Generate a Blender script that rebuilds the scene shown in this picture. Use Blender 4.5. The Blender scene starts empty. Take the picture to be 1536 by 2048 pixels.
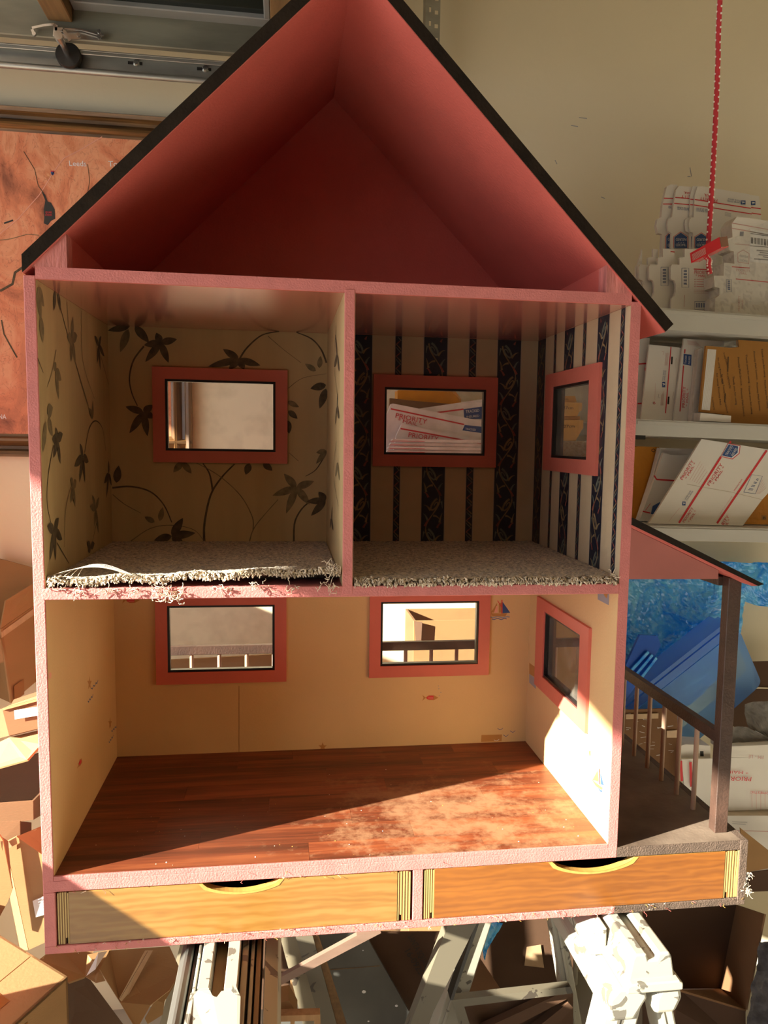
import bpy, math, random
from mathutils import Vector, Matrix, Euler, noise
random.seed(7)
V = Vector
S = bpy.context.scene
COL = S.collection
# ---------------------------------------------------------------- camera
CAM_F, CAM_PX, CAM_PY = 1693.73, 830.96, 1066.86
CAM_LOC = V((0.32449, -1.15579, 0.70918))
CAM_ROT = Euler((1.462321, -0.016967, -0.152725), 'XYZ')
cd = bpy.data.cameras.new('camera'); cam = bpy.data.objects.new('camera', cd); COL.objects.link(cam)
cam.location = CAM_LOC; cam.rotation_euler = CAM_ROT
cd.sensor_fit = 'HORIZONTAL'; cd.sensor_width = 36.0; cd.lens = CAM_F / 1536 * 36
cd.shift_x = -(CAM_PX - 768) / 1536; cd.shift_y = (CAM_PY - 1024) / 1536
cd.clip_start = 0.02; cd.clip_end = 200
S.camera = cam
# ---------------------------------------------------------------- light and exposure
S.view_settings.view_transform = 'Standard'; S.view_settings.look = 'None'
S.view_settings.exposure = 0.28; S.view_settings.gamma = 1.0
S.view_settings.use_curve_mapping = False
w = bpy.data.worlds.new('sky'); S.world = w; w.use_nodes = True
bg = w.node_tree.nodes['Background']; bg.inputs[0].default_value = (0.78, 0.87, 1.0, 1); bg.inputs[1].default_value = 3.0
SUN_DIR = V((1.0, 0.40, -0.423)).normalized()
sd = bpy.data.lights.new('sun', 'SUN'); sd.energy = 25.0; sd.angle = math.radians(0.6); sd.color = (1.0, 0.925, 0.77)
so = bpy.data.objects.new('sun', sd); COL.objects.link(so); so.rotation_euler = SUN_DIR.to_track_quat('-Z', 'Y').to_euler(); so.location = (-3, -2, 3)
pl = bpy.data.lights.new('door_daylight', 'AREA'); pl.shape = 'RECTANGLE'; pl.size = 3.6; pl.size_y = 2.1
pl.cycles.is_portal = True
po = bpy.data.objects.new('door_daylight', pl); COL.objects.link(po); po.location = (-1.97, -1.2, 0.27); po.rotation_euler = V((1, 0, 0)).to_track_quat('-Z', 'Z').to_euler()
S.cycles.use_denoising = True
S.cycles.max_bounces = 8; S.cycles.diffuse_bounces = 5; S.cycles.transparent_max_bounces = 12
S.cycles.sample_clamp_indirect = 6.0; S.cycles.caustics_reflective = False; S.cycles.caustics_refractive = False
# ---------------------------------------------------------------- calibrated picture ray -> point on a plane
RM = CAM_ROT.to_matrix()
def at(px, py, ax, val):
    r = RM @ V(((px - CAM_PX) / CAM_F, (CAM_PY - py) / CAM_F, -1.0))
    return CAM_LOC + r * ((val - CAM_LOC[ax]) / r[ax])
CROPS = {'p': (0, 0, 1), 'su': (1070, 710, .12698), 'lw': (320, 1190, .18229), 'rw': (730, 1180, .17578), 'c3': (1230, 340, .25394), 'c4': (1230, 840, .24421), 'c5': (1180, 1300, .27343), 'cl': (0, 1100, .2929), 'cb': (0, 1600, .27344),
         'cs': (320, 1850, .35156), 'cr': (820, 1800, .46615), 'cu': (0, 0, .36458), 'wl': (60, 540, .42969), 'wr': (680, 560, .40365), 'll': (60, 1160, .40365), 'lr': (660, 1160, .40365)}
def P(k, x, y, ax, val):
    ox, oy, s = CROPS[k]; return at(ox + x * s, oy + y * s, ax, val)
def PY(k, pts, Y): return [P(k, x, y, 1, Y) for x, y in pts]
# ---------------------------------------------------------------- materials
MATS = {}
def nmat(name):
    m = bpy.data.materials.new(name); m.use_nodes = True; MATS[name] = m
    nt = m.node_tree; return m, nt, nt.nodes['Principled BSDF']
def mat(name, col, rough=.6, var=.12, scale=8, stretch=(1, 1, 1), bump=0, bscale=60, metal=0, col2=None, spec=None, coat=0, sheen=0, detail=6, emis=None):
    m, nt, b = nmat(name); N = nt.nodes.new; L = nt.links.new
    tc = N('ShaderNodeTexCoord'); mp = N('ShaderNodeMapping'); mp.inputs['Scale'].default_value = stretch; L(tc.outputs['Object'], mp.inputs[0])
    n = N('ShaderNodeTexNoise'); n.inputs['Scale'].default_value = scale; n.inputs['Detail'].default_value = detail; L(mp.outputs[0], n.inputs[0])
    r = N('ShaderNodeValToRGB'); r.color_ramp.elements[0].position = .3; r.color_ramp.elements[1].position = .7
    c2 = col2 or [min(1, c * (1 + var)) for c in col]; c1 = col if col2 else [c * (1 - var) for c in col]
    r.color_ramp.elements[0].color = (*c1, 1); r.color_ramp.elements[1].color = (*c2, 1)
    L(n.outputs[0], r.inputs[0]); L(r.outputs[0], b.inputs['Base Color'])
    b.inputs['Roughness'].default_value = rough; b.inputs['Metallic'].default_value = metal
    if spec is not None: b.inputs['Specular IOR Level'].default_value = spec
    if coat: b.inputs['Coat Weight'].default_value = coat; b.inputs['Coat Roughness'].default_value = .15
    if sheen: b.inputs['Sheen Weight'].default_value = sheen
    if bump:
        n2 = N('ShaderNodeTexNoise'); n2.inputs['Scale'].default_value = bscale; n2.inputs['Detail'].default_value = 4; L(mp.outputs[0], n2.inputs[0])
        bp = N('ShaderNodeBump'); bp.inputs['Strength'].default_value = bump; bp.inputs['Distance'].default_value = .002; L(n2.outputs[0], bp.inputs['Height']); L(bp.outputs[0], b.inputs['Normal'])
    return m
def sRGB(r, g, b):
    f = lambda c: (c / 255 / 12.92) if c <= 10 else ((c / 255 + .055) / 1.055) ** 2.4
    return (f(r), f(g), f(b))
def wood(name, c1, c2, axis=0, scale=30, rough=.45, coat=.2, dist=6, c3=None, bump=.15, rings=0):
    m, nt, b = nmat(name); N = nt.nodes.new; L = nt.links.new
    tc = N('ShaderNodeTexCoord'); mp = N('ShaderNodeMapping'); st = [1, 1, 1]; st[axis] = .07; mp.inputs['Scale'].default_value = st; L(tc.outputs['Object'], mp.inputs[0])
    oi = N('ShaderNodeObjectInfo'); ad = N('ShaderNodeVectorMath'); ad.operation = 'ADD'; cb = N('ShaderNodeCombineXYZ')
    mu = N('ShaderNodeMath'); mu.operation = 'MULTIPLY'; mu.inputs[1].default_value = 13.7; L(oi.outputs['Random'], mu.inputs[0])
    for i in range(3): L(mu.outputs[0], cb.inputs[i])
    L(mp.outputs[0], ad.inputs[0]); L(cb.outputs[0], ad.inputs[1])
    n = N('ShaderNodeTexNoise'); n.inputs['Scale'].default_value = scale; n.inputs['Detail'].default_value = 8; n.inputs['Distortion'].default_value = .6; L(ad.outputs[0], n.inputs[0])
    n2 = N('ShaderNodeTexNoise'); n2.inputs['Scale'].default_value = scale * 6; n2.inputs['Detail'].default_value = 4; L(ad.outputs[0], n2.inputs[0])
    mx = N('ShaderNodeMix'); mx.inputs[0].default_value = .35; L(n.outputs[0], mx.inputs[2]); L(n2.outputs[0], mx.inputs[3])
    if rings:
        m3 = N('ShaderNodeMapping'); m3.inputs['Scale'].default_value = (.22, 1, 1); L(tc.outputs['Object'], m3.inputs[0]); wv = N('ShaderNodeTexWave'); wv.bands_direction = 'Z'; wv.inputs['Scale'].default_value = rings; wv.inputs['Distortion'].default_value = 11; wv.inputs['Detail'].default_value = 3; wv.inputs['Detail Scale'].default_value = 1.2; wv.inputs['Detail Roughness'].default_value = .6; L(m3.outputs[0], wv.inputs[0])
        mw = N('ShaderNodeMix'); mw.inputs[0].default_value = .13; L(mx.outputs[0], mw.inputs[2]); L(wv.outputs['Fac'], mw.inputs[3]); mx = mw
    r = N('ShaderNodeValToRGB'); r.color_ramp.elements[0].position = .30 if rings else .36; r.color_ramp.elements[1].position = .70 if rings else .62
    r.color_ramp.elements[0].color = (*c1, 1); r.color_ramp.elements[1].color = (*c2, 1)
    if c3: e = r.color_ramp.elements.new(.5); e.color = (*c3, 1)
    L(mx.outputs[0], r.inputs[0])
    hv = N('ShaderNodeHueSaturation'); ma = N('ShaderNodeMapRange'); ma.inputs[3].default_value = .82; ma.inputs[4].default_value = 1.15; L(oi.outputs['Random'], ma.inputs[0]); L(ma.outputs[0], hv.inputs['Value'])
    L(r.outputs[0], hv.inputs['Color']); L(hv.outputs[0], b.inputs['Base Color'])
    b.inputs['Roughness'].default_value = rough; b.inputs['Coat Weight'].default_value = coat; b.inputs['Coat Roughness'].default_value = .25
    if bump:
        bp = N('ShaderNodeBump'); bp.inputs['Strength'].default_value = bump; bp.inputs['Distance'].default_value = .001; L(mx.outputs[0], bp.inputs['Height']); L(bp.outputs[0], b.inputs['Normal'])
    return m
PINK = mat('pink_paint', (.56, .125, .10), .42, .06, 12, bump=.25, bscale=260)
PINKR = mat('pink_paint_rough_edge', (.53, .165, .15), .6, .1, 40, bump=.5, bscale=380)
PINKG = mat('pink_paint_end_grain', (.52, .17, .15), .7, .35, 60, stretch=(1.2, 1, .25), bump=1.0, bscale=220)
PINKC = mat('pink_gloss_ceiling', (.56, .15, .11), .26, .05, 10, bump=.12, bscale=300, coat=1.0, spec=1.0)
SALMON = mat('salmon_trim_paint', (.60, .15, .11), .45, .05, 15, bump=.15, bscale=200)
SHADEP = mat('shaded_pink_paint', (.34, .105, .085), .6, .08, 14)  # pink darkened in colour for the sheltered, shaded porch gable
ROOFB = mat('dark_brown_roof_paint', (.016, .010, .006), .8, .3, 40, bump=.4, bscale=200, spec=.15)
BROWN = mat('brown_paint', (.060, .031, .021), .55, .25, 30, bump=.4, bscale=250)
BROWNR = mat('brown_paint_rough_edge', (.085, .056, .040), .7, .25, 60, bump=.9, bscale=380)
DECK = mat('dusty_brown_deck', (.07, .045, .03), .7, 0, 9, col2=(.20, .15, .11), bump=.3, bscale=120)
BLACK = mat('black_sash_paint', (.006, .005, .006), .35, .1, 30)
PAPER_V = mat('beige_wallpaper', (.50, .365, .18), .75, .07, 5, stretch=(6, 6, .4), bump=.1, bscale=300)
PAPER_S = mat('tan_wallpaper', (.52, .385, .24), .75, .05, 20, bump=.1, bscale=300)
PAPER_N = mat('cream_wallpaper', (.66, .465, .225), .75, .05, 6, bump=.15, bscale=260)
NAVY = mat('navy_stripe_ink', (.010, .011, .022), .5, .3, 80)
SEPIA = mat('dark_vine_ink', (.050, .034, .018), .8, 0, 90, col2=(.13, .095, .05))
OLIVE = mat('pale_vine_ink', (.20, .15, .075), .8, .3, 90)
GOLD = mat('gold_scroll_ink', (.22, .145, .07), .7, .3, 60)
ROSE = mat('rose_scroll_ink', (.26, .07, .05), .7, .3, 60)
TEALI = mat('grey_green_scroll_ink', (.13, .14, .11), .7, .3, 60)
INKRED = mat('red_print_ink', (.62, .03, .04), .6, .05, 20)
INKBLUE = mat('blue_print_ink', (.035, .085, .25), .6, .05, 20)
INKTAN = mat('tan_print_ink', (.45, .22, .06), .7, .05, 20)
INKPALE = mat('pale_pink_print_ink', (.75, .36, .26), .7, .05, 20)
INKGREY = mat('grey_print_ink', (.30, .30, .33), .6, .05, 20)
INKBLK = mat('black_print_ink', (.02, .018, .015), .6, .05, 20)
INKWHITE = mat('white_print_ink', (.80, .80, .80), .6, .03, 20)
INKFADE = mat('pale_red_print_ink', (.62, .36, .34), .6, .03, 20)
HONEY = wood('honey_varnished_wood', sRGB(122, 80, 32), sRGB(160, 121, 64), 0, 16, .35, .3, c3=sRGB(142, 99, 44), rings=26)
AMBER = wood('amber_varnished_wood', sRGB(104, 56, 10), sRGB(146, 88, 24), 0, 18, .35, .3, rings=30)
PLYL = mat('pale_ply_lamination', sRGB(180, 150, 92), .5, .1, 30, stretch=(4, 1, .3))
PLYD = mat('dark_ply_lamination', sRGB(112, 78, 38), .6, .2, 30, stretch=(4, 1, .3))
HOLE = mat('dark_recess_brown', (.05, .03, .015), .8, .2, 20)  # very dark brown for drawer insides and side notches
CUTW = mat('pale_cut_wood', sRGB(176, 136, 70), .5, .15, 40, stretch=(3, 1, 1))
DOWEL = mat('pinkish_dowel_wood', (.42, .27, .19), .6, .12, 30, stretch=(1, 1, .2))
BATTEN = mat('shaded_batten_wood', (.20, .125, .09), .7, .2, 30, stretch=(.3, 1, 1))  # batten colour lowered to stand for shade under the base
RAWWOOD = wood('raw_timber', sRGB(150, 110, 70), sRGB(190, 150, 105), 2, 20, .7, 0)
RAWWOODX = wood('raw_timber_flat', sRGB(92, 68, 40), sRGB(126, 96, 58), 1, 20, .7, 0)
STEEL = mat('galvanised_steel', (.36, .36, .33), .38, .18, 9, stretch=(1, 3, 3), metal=.8)
STEELD = mat('dull_green_grey_steel', (.20, .19, .14), .5, .3, 5, stretch=(1, 4, 4), metal=.35)
CHROME = mat('bright_zinc', (.75, .74, .70), .2, .1, 20, metal=.95)
RUBBER = mat('black_nylon', (.012, .010, .008), .4, .2, 20)
GREYV = mat('grey_window_trim', (.22, .22, .21), .5, .1, 10)
WHITEP = mat('white_door_panel', (.72, .68, .60), .5, .04, 5)
DARKGL = mat('dark_door_glass', (.006, .009, .007), .12, .2, 5)
FRAMEW = wood('brown_gilt_moulding', sRGB(50, 32, 14), sRGB(138, 100, 58), 0, 26, .4, .25)
FRAMEV = wood('brown_gilt_moulding_upright', sRGB(50, 32, 14), sRGB(138, 100, 58), 2, 26, .4, .25)
WALLP = mat('beige_wall_paint', (.78, .69, .50), .8, .05, 1.6, bump=.25, bscale=55)
CONC = mat('concrete', (.42, .405, .37), .85, .15, 3, bump=.3, bscale=40)
CEILP = mat('ceiling_paint', (.55, .48, .35), .9, .04, 2)
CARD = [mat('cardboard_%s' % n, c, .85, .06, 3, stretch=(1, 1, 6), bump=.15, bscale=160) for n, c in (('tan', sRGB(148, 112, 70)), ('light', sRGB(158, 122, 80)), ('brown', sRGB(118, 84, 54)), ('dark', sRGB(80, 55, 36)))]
TAPE = mat('brown_packing_tape', sRGB(150, 98, 48), .25, .08, 10)
TAPEC = mat('clear_packing_tape', sRGB(190, 160, 125), .18, .08, 60)
WCARD = mat('white_cardboard', (.76, .73, .68), .7, .04, 6)
WEDGE = mat('white_cardboard_edge', (.52, .44, .34), .8, .1, 50)
KRAFT = mat('kraft_board', sRGB(160, 112, 50), .8, .06, 5)
MAILER = mat('golden_bubble_mailer', sRGB(212, 140, 36), .42, .10, 14, bump=.8, bscale=70)
WMAILER = mat('white_bubble_mailer', (.82, .76, .72), .6, .04, 20, bump=.3, bscale=130)
RESIN = mat('white_resin_shelf', (.55, .55, .52), .3, .04, 6)
ROPER = mat('red_rope_yarn', (.55, .035, .045), .8, .1, 80)
ROPEW = mat('white_rope_fleck', (.90, .78, .68), .8, .1, 80)
REDPL = mat('red_plastic', (.60, .018, .030), .25, .06, 20, coat=.4)
REDEND = mat('worn_red_plastic_end', (.22, .09, .06), .5, .1, 20)
CARPET = mat('speckled_berber_carpet', (.09, .055, .028), .95, 0, 190, col2=(.56, .43, .26), bump=1.0, bscale=500, sheen=.4, detail=2)
YARN = mat('frayed_cream_yarn', (.62, .50, .36), .95, .3, 200, sheen=.4)
JUTE = mat('carpet_backing', (.16, .12, .08), .95, .3, 120, bump=.8)
def chipped(name, c, cc, th=.62, scale=26):
    m, nt, b = nmat(name); N = nt.nodes.new; L = nt.links.new; tc = N('ShaderNodeTexCoord'); n = N('ShaderNodeTexNoise'); n.inputs['Scale'].default_value = scale; n.inputs['Detail'].default_value = 10; n.inputs['Distortion'].default_value = .8; L(tc.outputs['Object'], n.inputs[0])
    r = N('ShaderNodeValToRGB'); e = r.color_ramp.elements; e[0].position = th - .006; e[0].color = (*c, 1); e[1].position = th; e[1].color = (*cc, 1); L(n.outputs[0], r.inputs[0]); L(r.outputs[0], b.inputs['Base Color']); b.inputs['Roughness'].default_value = .5
    bp = N('ShaderNodeBump'); bp.inputs['Strength'].default_value = .5; bp.inputs['Distance'].default_value = .002; bp.invert = True; L(r.outputs[0], bp.inputs['Height']); L(bp.outputs[0], b.inputs['Normal']); return m
WORN = chipped('chipped_white_paint', (.35, .335, .275), (.12, .11, .09), .615)
CHIP = mat('bare_grey_under_paint', (.20, .19, .17), .6, .3, 40)
OFFW = chipped('dirty_cream_paint', (.27, .235, .16), (.10, .08, .06), .64, 22)
DGREY = mat('dark_grey_metal_sheet', (.11, .11, .10), .4, .25, 6, metal=.3)
GRUB = mat('grey_fabric', (.16, .15, .14), .95, .3, 30, bump=.6)
PLUM = mat('dark_fabric', (.05, .045, .05), .95, .5, 40, bump=.6)
OFFD = chipped('shaded_cream_paint', (.125, .11, .078), (.05, .04, .03), .64, 22)  # cream paint darkened in colour for boards shaded under the house
KGOLD = mat('golden_kraft_board', sRGB(206, 156, 84), .8, .05, 6)
def glass(name, tint=(1, 1, 1), haze=.06, gloss=.06, hcol=(.8, .75, .65), rough=.03, smear=True):
    m, nt, b = nmat(name); N = nt.nodes.new; L = nt.links.new; nt.nodes.remove(b); out = nt.nodes['Material Output']
    t = N('ShaderNodeBsdfTransparent'); t.inputs[0].default_value = (*tint, 1); g = N('ShaderNodeBsdfGlossy'); g.inputs['Roughness'].default_value = rough
    d = N('ShaderNodeBsdfDiffuse'); d.inputs[0].default_value = (*hcol, 1)
    m1 = N('ShaderNodeMixShader'); m1.inputs[0].default_value = gloss; L(t.outputs[0], m1.inputs[1]); L(g.outputs[0], m1.inputs[2])
    m2 = N('ShaderNodeMixShader'); m2.inputs[0].default_value = haze; L(m1.outputs[0], m2.inputs[1]); L(d.outputs[0], m2.inputs[2])
    if smear:
        tc = N('ShaderNodeTexCoord'); n = N('ShaderNodeTexNoise'); n.inputs['Scale'].default_value = 30; n.inputs['Detail'].default_value = 8; L(tc.outputs['Object'], n.inputs[0])
        mr = N('ShaderNodeMapRange'); mr.inputs[1].default_value = .45; mr.inputs[2].default_value = .8; mr.inputs[3].default_value = haze; mr.inputs[4].default_value = haze * 4; L(n.outputs[0], mr.inputs[0]); L(mr.outputs[0], m2.inputs[0])
    L(m2.outputs[0], out.inputs[0]); return m
PANE = glass('dusty_window_pane', (.98, .98, .97), .03, .04)
FILM = glass('clear_plastic_film', (.95, .95, .95), .035, .10, (.6, .6, .6), .12)
def map_mat():
    m, nt, b = nmat('desert_relief_print'); N = nt.nodes.new; L = nt.links.new
    tc = N('ShaderNodeTexCoord'); mp = N('ShaderNodeMapping'); mp.inputs['Rotation'].default_value = (0, .7, 0); mp.inputs['Scale'].default_value = (1, 1, .55); L(tc.outputs['Object'], mp.inputs[0])
    n = N('ShaderNodeTexNoise'); n.inputs['Scale'].default_value = 7; n.inputs['Detail'].default_value = 15; n.inputs['Roughness'].default_value = .62; n.inputs['Distortion'].default_value = 1.2; L(mp.outputs[0], n.inputs[0])
    r = N('ShaderNodeValToRGB'); cr = r.color_ramp; cr.elements[0].position = .30; cr.elements[0].color = (*sRGB(110, 60, 38), 1); cr.elements[1].position = .72; cr.elements[1].color = (*sRGB(238, 190, 140), 1)
    for p, c in ((.40, (180, 106, 72)), (.48, (214, 130, 90)), (.56, (224, 156, 116)), (.63, (206, 126, 84))): e = cr.elements.new(p); e.color = (*sRGB(*c), 1)
    L(n.outputs[0], r.inputs[0])
    n2 = N('ShaderNodeTexNoise'); n2.inputs['Scale'].default_value = 26; n2.inputs['Detail'].default_value = 8; n2.inputs['Distortion'].default_value = 2.5; L(mp.outputs[0], n2.inputs[0])
    r2 = N('ShaderNodeValToRGB'); r2.color_ramp.elements[0].position = .485; r2.color_ramp.elements[0].color = (1, 1, 1, 1); r2.color_ramp.elements[1].position = .515; r2.color_ramp.elements[1].color = (1, 1, 1, 1); e = r2.color_ramp.elements.new(.5); e.color = (.45, .30, .28, 1)
    L(n2.outputs[0], r2.inputs[0]); mx = N('ShaderNodeMix'); mx.data_type = 'RGBA'; mx.blend_type = 'MULTIPLY'; mx.inputs[0].default_value = .55; L(r.outputs[0], mx.inputs[6]); L(r2.outputs[0], mx.inputs[7]); L(mx.outputs[2], b.inputs['Base Color'])
    b.inputs['Roughness'].default_value = .5; return m
MAPM = map_mat()
def floor_mat():
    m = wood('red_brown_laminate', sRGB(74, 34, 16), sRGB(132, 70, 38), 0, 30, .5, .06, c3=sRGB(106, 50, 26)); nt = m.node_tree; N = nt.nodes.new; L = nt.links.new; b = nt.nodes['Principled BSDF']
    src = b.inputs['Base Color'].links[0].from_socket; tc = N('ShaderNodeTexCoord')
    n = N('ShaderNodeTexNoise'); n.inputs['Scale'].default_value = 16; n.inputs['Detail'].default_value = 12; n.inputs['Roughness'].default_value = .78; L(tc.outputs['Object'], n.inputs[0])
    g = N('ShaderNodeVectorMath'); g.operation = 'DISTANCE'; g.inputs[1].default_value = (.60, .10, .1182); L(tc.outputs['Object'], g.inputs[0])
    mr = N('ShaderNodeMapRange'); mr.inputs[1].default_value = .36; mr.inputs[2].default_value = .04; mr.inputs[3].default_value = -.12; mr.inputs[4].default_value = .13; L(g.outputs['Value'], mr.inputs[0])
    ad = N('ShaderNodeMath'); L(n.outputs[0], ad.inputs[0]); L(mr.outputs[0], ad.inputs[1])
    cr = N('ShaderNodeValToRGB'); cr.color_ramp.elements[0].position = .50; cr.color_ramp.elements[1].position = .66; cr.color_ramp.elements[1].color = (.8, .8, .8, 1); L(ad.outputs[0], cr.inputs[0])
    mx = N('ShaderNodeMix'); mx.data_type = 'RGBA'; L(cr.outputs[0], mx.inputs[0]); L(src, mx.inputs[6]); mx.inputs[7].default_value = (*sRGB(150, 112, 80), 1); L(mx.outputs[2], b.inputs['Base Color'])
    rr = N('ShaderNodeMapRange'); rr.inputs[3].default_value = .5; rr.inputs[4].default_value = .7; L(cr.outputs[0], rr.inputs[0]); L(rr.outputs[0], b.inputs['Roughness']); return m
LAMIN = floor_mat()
def blue_film():
    m, nt, b = nmat('blue_plastic_film'); N = nt.nodes.new; L = nt.links.new; nt.nodes.remove(b); out = nt.nodes['Material Output']
    tc = N('ShaderNodeTexCoord'); n = N('ShaderNodeTexNoise'); n.inputs['Scale'].default_value = 13; n.inputs['Detail'].default_value = 6; n.inputs['Distortion'].default_value = 2; L(tc.outputs['Object'], n.inputs[0])
    r = N('ShaderNodeValToRGB'); r.color_ramp.elements[0].position = .35; r.color_ramp.elements[0].color = (.004, .30, 1.0, 1); r.color_ramp.elements[1].position = .65; r.color_ramp.elements[1].color = (.16, .62, 1.0, 1); L(n.outputs[0], r.inputs[0])
    bp = N('ShaderNodeBump'); bp.inputs['Strength'].default_value = .5; bp.inputs['Distance'].default_value = .006; L(n.outputs[0], bp.inputs['Height'])
    d = N('ShaderNodeBsdfDiffuse'); L(r.outputs[0], d.inputs[0]); t = N('ShaderNodeBsdfTranslucent'); L(r.outputs[0], t.inputs[0]); g = N('ShaderNodeBsdfGlossy'); g.inputs['Roughness'].default_value = .16; g.inputs[0].default_value = (.9, .95, 1, 1)
    L(bp.outputs[0], g.inputs['Normal']); L(bp.outputs[0], d.inputs['Normal'])
    a = N('ShaderNodeMixShader'); a.inputs[0].default_value = .2; L(d.outputs[0], a.inputs[1]); L(t.outputs[0], a.inputs[2]); c = N('ShaderNodeMixShader'); c.inputs[0].default_value = .07; L(a.outputs[0], c.inputs[1]); L(g.outputs[0], c.inputs[2]); L(c.outputs[0], out.inputs[0]); return m
BLUEF = blue_film()
TOTE = glass('frosted_tote_plastic', (.50, .75, 1.0), .36, .06, (.25, .50, .95), .3, smear=False)
BLUEPL = mat('blue_plastic', (.01, .10, .55), .3, .1, 12)
# ---------------------------------------------------------------- mesh builder
def frame_of(o, u, v):
    u = V(u).normalized(); n = u.cross(V(v)).normalized(); v = n.cross(u).normalized(); return V(o), u, v, n
_fonts = {}
ZMAX = {}
def text_mesh(s):
    if s not in _fonts:
        c = bpy.data.curves.new('t', 'FONT'); c.body = s; c.resolution_u = 2; o = bpy.data.objects.new('t', c); COL.objects.link(o)
        dg = bpy.context.evaluated_depsgraph_get(); me = bpy.data.meshes.new_from_object(o.evaluated_get(dg))
        vs = [v.co.copy() for v in me.vertices]; fs = [tuple(p.vertices) for p in me.polygons]
        bpy.data.objects.remove(o); bpy.data.curves.remove(c); bpy.data.meshes.remove(me)
        x0 = min(v.x for v in vs); x1 = max(v.x for v in vs); _fonts[s] = ([((v.x - x0) / (x1 - x0), v.y / .7) for v in vs], fs)
    return _fonts[s]
class M:
    def __init__(s): s.v = []; s.f = []; s.m = []; s.mats = []; s.sm = []
    def mi(s, m):
        if m not in s.mats: s.mats.append(m)
        return s.mats.index(m)
    def add(s, vs, fs, m, smooth=False):
        b = len(s.v); k = s.mi(m); s.v += [tuple(x) for x in vs]
        for f in fs: s.f.append(tuple(b + i for i in f)); s.m.append(k); s.sm.append(smooth)
    def box(s, lo, hi, m):
        x0, y0, z0 = lo; x1, y1, z1 = hi
        s.add([(x0, y0, z0), (x1, y0, z0), (x1, y1, z0), (x0, y1, z0), (x0, y0, z1), (x1, y0, z1), (x1, y1, z1), (x0, y1, z1)], [(0, 3, 2, 1), (4, 5, 6, 7), (0, 1, 5, 4), (1, 2, 6, 5), (2, 3, 7, 6), (3, 0, 4, 7)], m)
        return s
    def prism(s, pts, d, m, me=None):
        """polygon pts extruded along vector d"""
        n = len(pts); pts = [V(p) for p in pts]; d = V(d)
        nn = V((0, 0, 0))
        for i in range(n): nn += (pts[i] - pts[0]).cross(pts[(i + 1) % n] - pts[0])
        if nn.dot(d) > 0: pts = pts[::-1]
        s.add(pts, [tuple(range(n))], m); s.add([p + d for p in pts], [tuple(range(n - 1, -1, -1))], m)
        s.add(pts + [p + d for p in pts], [(i, i + n, (i + 1) % n + n, (i + 1) % n) for i in range(n)], me or m); return s
    def para(s, o, a, b, c, m):
        o, a, b, c = map(V, (o, a, b, c)); return s.prism([o, o + a, o + a + b, o + b], c, m)
    def tube(s, pts, r, m, n=8, caps=True):
        pts = [V(p) for p in pts]; rs = r if isinstance(r, (list, tuple)) else [r] * len(pts); vs = []; fs = []; prev = None
        for i, p in enumerate(pts):
            t = (pts[min(i + 1, len(pts) - 1)] - pts[max(i - 1, 0)]).normalized()
            if prev is None: a = t.orthogonal().normalized()
            else: a = (prev - t * prev.dot(t)).normalized()
            prev = a; b = t.cross(a)
            for k in range(n): q = 2 * math.pi * k / n; vs.append(p + (a * math.cos(q) + b * math.sin(q)) * rs[i])
        for i in range(len(pts) - 1):
            for k in range(n): fs.append((i * n + k, i * n + (k + 1) % n, (i + 1) * n + (k + 1) % n, (i + 1) * n + k))
        s.add(vs, fs, m, True)
        if caps: s.add([vs[k] for k in range(n)], [tuple(range(n - 1, -1, -1))], m); s.add([vs[-n + k] for k in range(n)], [tuple(range(n))], m)
        return s
    def grid(s, fn, nu, nv, m, thick=None, smooth=True):
        vs = [fn(i / nu, j / nv) for j in range(nv + 1) for i in range(nu + 1)]; W = nu + 1
        s.add(vs, [(j * W + i, j * W + i + 1, (j + 1) * W + i + 1, (j + 1) * W + i) for j in range(nv) for i in range(nu)], m, smooth)
        return s
    # flat print on a plane frame fr = (o, u, v, n)
    def pp(s, fr, pts, m, off=.0004):
        o, u, v, n = fr; q = [o + u * a + v * b + n * off for a, b in pts]; s.add(q, [tuple(range(len(q)))], m); return s
    def rect(s, fr, x0, y0, x1, y1, m, off=.0004): return s.pp(fr, [(x0, y0), (x1, y0), (x1, y1), (x0, y1)], m, off)
    def text(s, fr, t, x, y, wd, h, m, off=.0004):
        o, u, v, n = fr; vs, fs = text_mesh(t); s.add([o + u * (x + a * wd) + v * (y + b * h) + n * off for a, b in vs], fs, m); return s
    def ribbon(s, pts, nrm, w, m):
        """flat stroke through 3D pts lying on plane with normal nrm; w = width or (w0,w1)"""
        pts = [V(p) for p in pts]; nrm = V(nrm).normalized(); a, b = w if isinstance(w, tuple) else (w, w); vs = []; n = len(pts)
        for i, p in enumerate(pts):
            t = (pts[min(i + 1, n - 1)] - pts[max(i - 1, 0)]).normalized(); q = nrm.cross(t); ww = (a + (b - a) * i / (n - 1)) / 2; vs += [p - q * ww, p + q * ww]
        s.add(vs, [(2 * i, 2 * i + 1, 2 * i + 3, 2 * i + 2) for i in range(n - 1)], m); return s
    def sl(s, k, pts, Y, th, m, zb=None, me=None):
        """upright slab facing -Y from crop pixels; y == 'b' drops to height zb"""
        ok = [y for x, y in pts if y != 'b']; ym = max(ok); q = []
        for x, y in pts:
            if y == 'b': t = P(k, x, ym, 1, Y); t.z = zb(t.x) + .0022 if callable(zb) else zb
            else: t = P(k, x, y, 1, Y)
            if zb in ZMAX: t.z = max(zb(t.x) + .0022, min(t.z, ZMAX[zb](t.x)))
            q.append(t)
        return s.prism(q, (0, th, 0), m, me)
    def ppx(s, k, pts, Y, m, o=1): s.add([P(k, x, y, 1, Y - .0005 * o) for x, y in pts], [tuple(range(len(pts)))], m); return s
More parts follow.
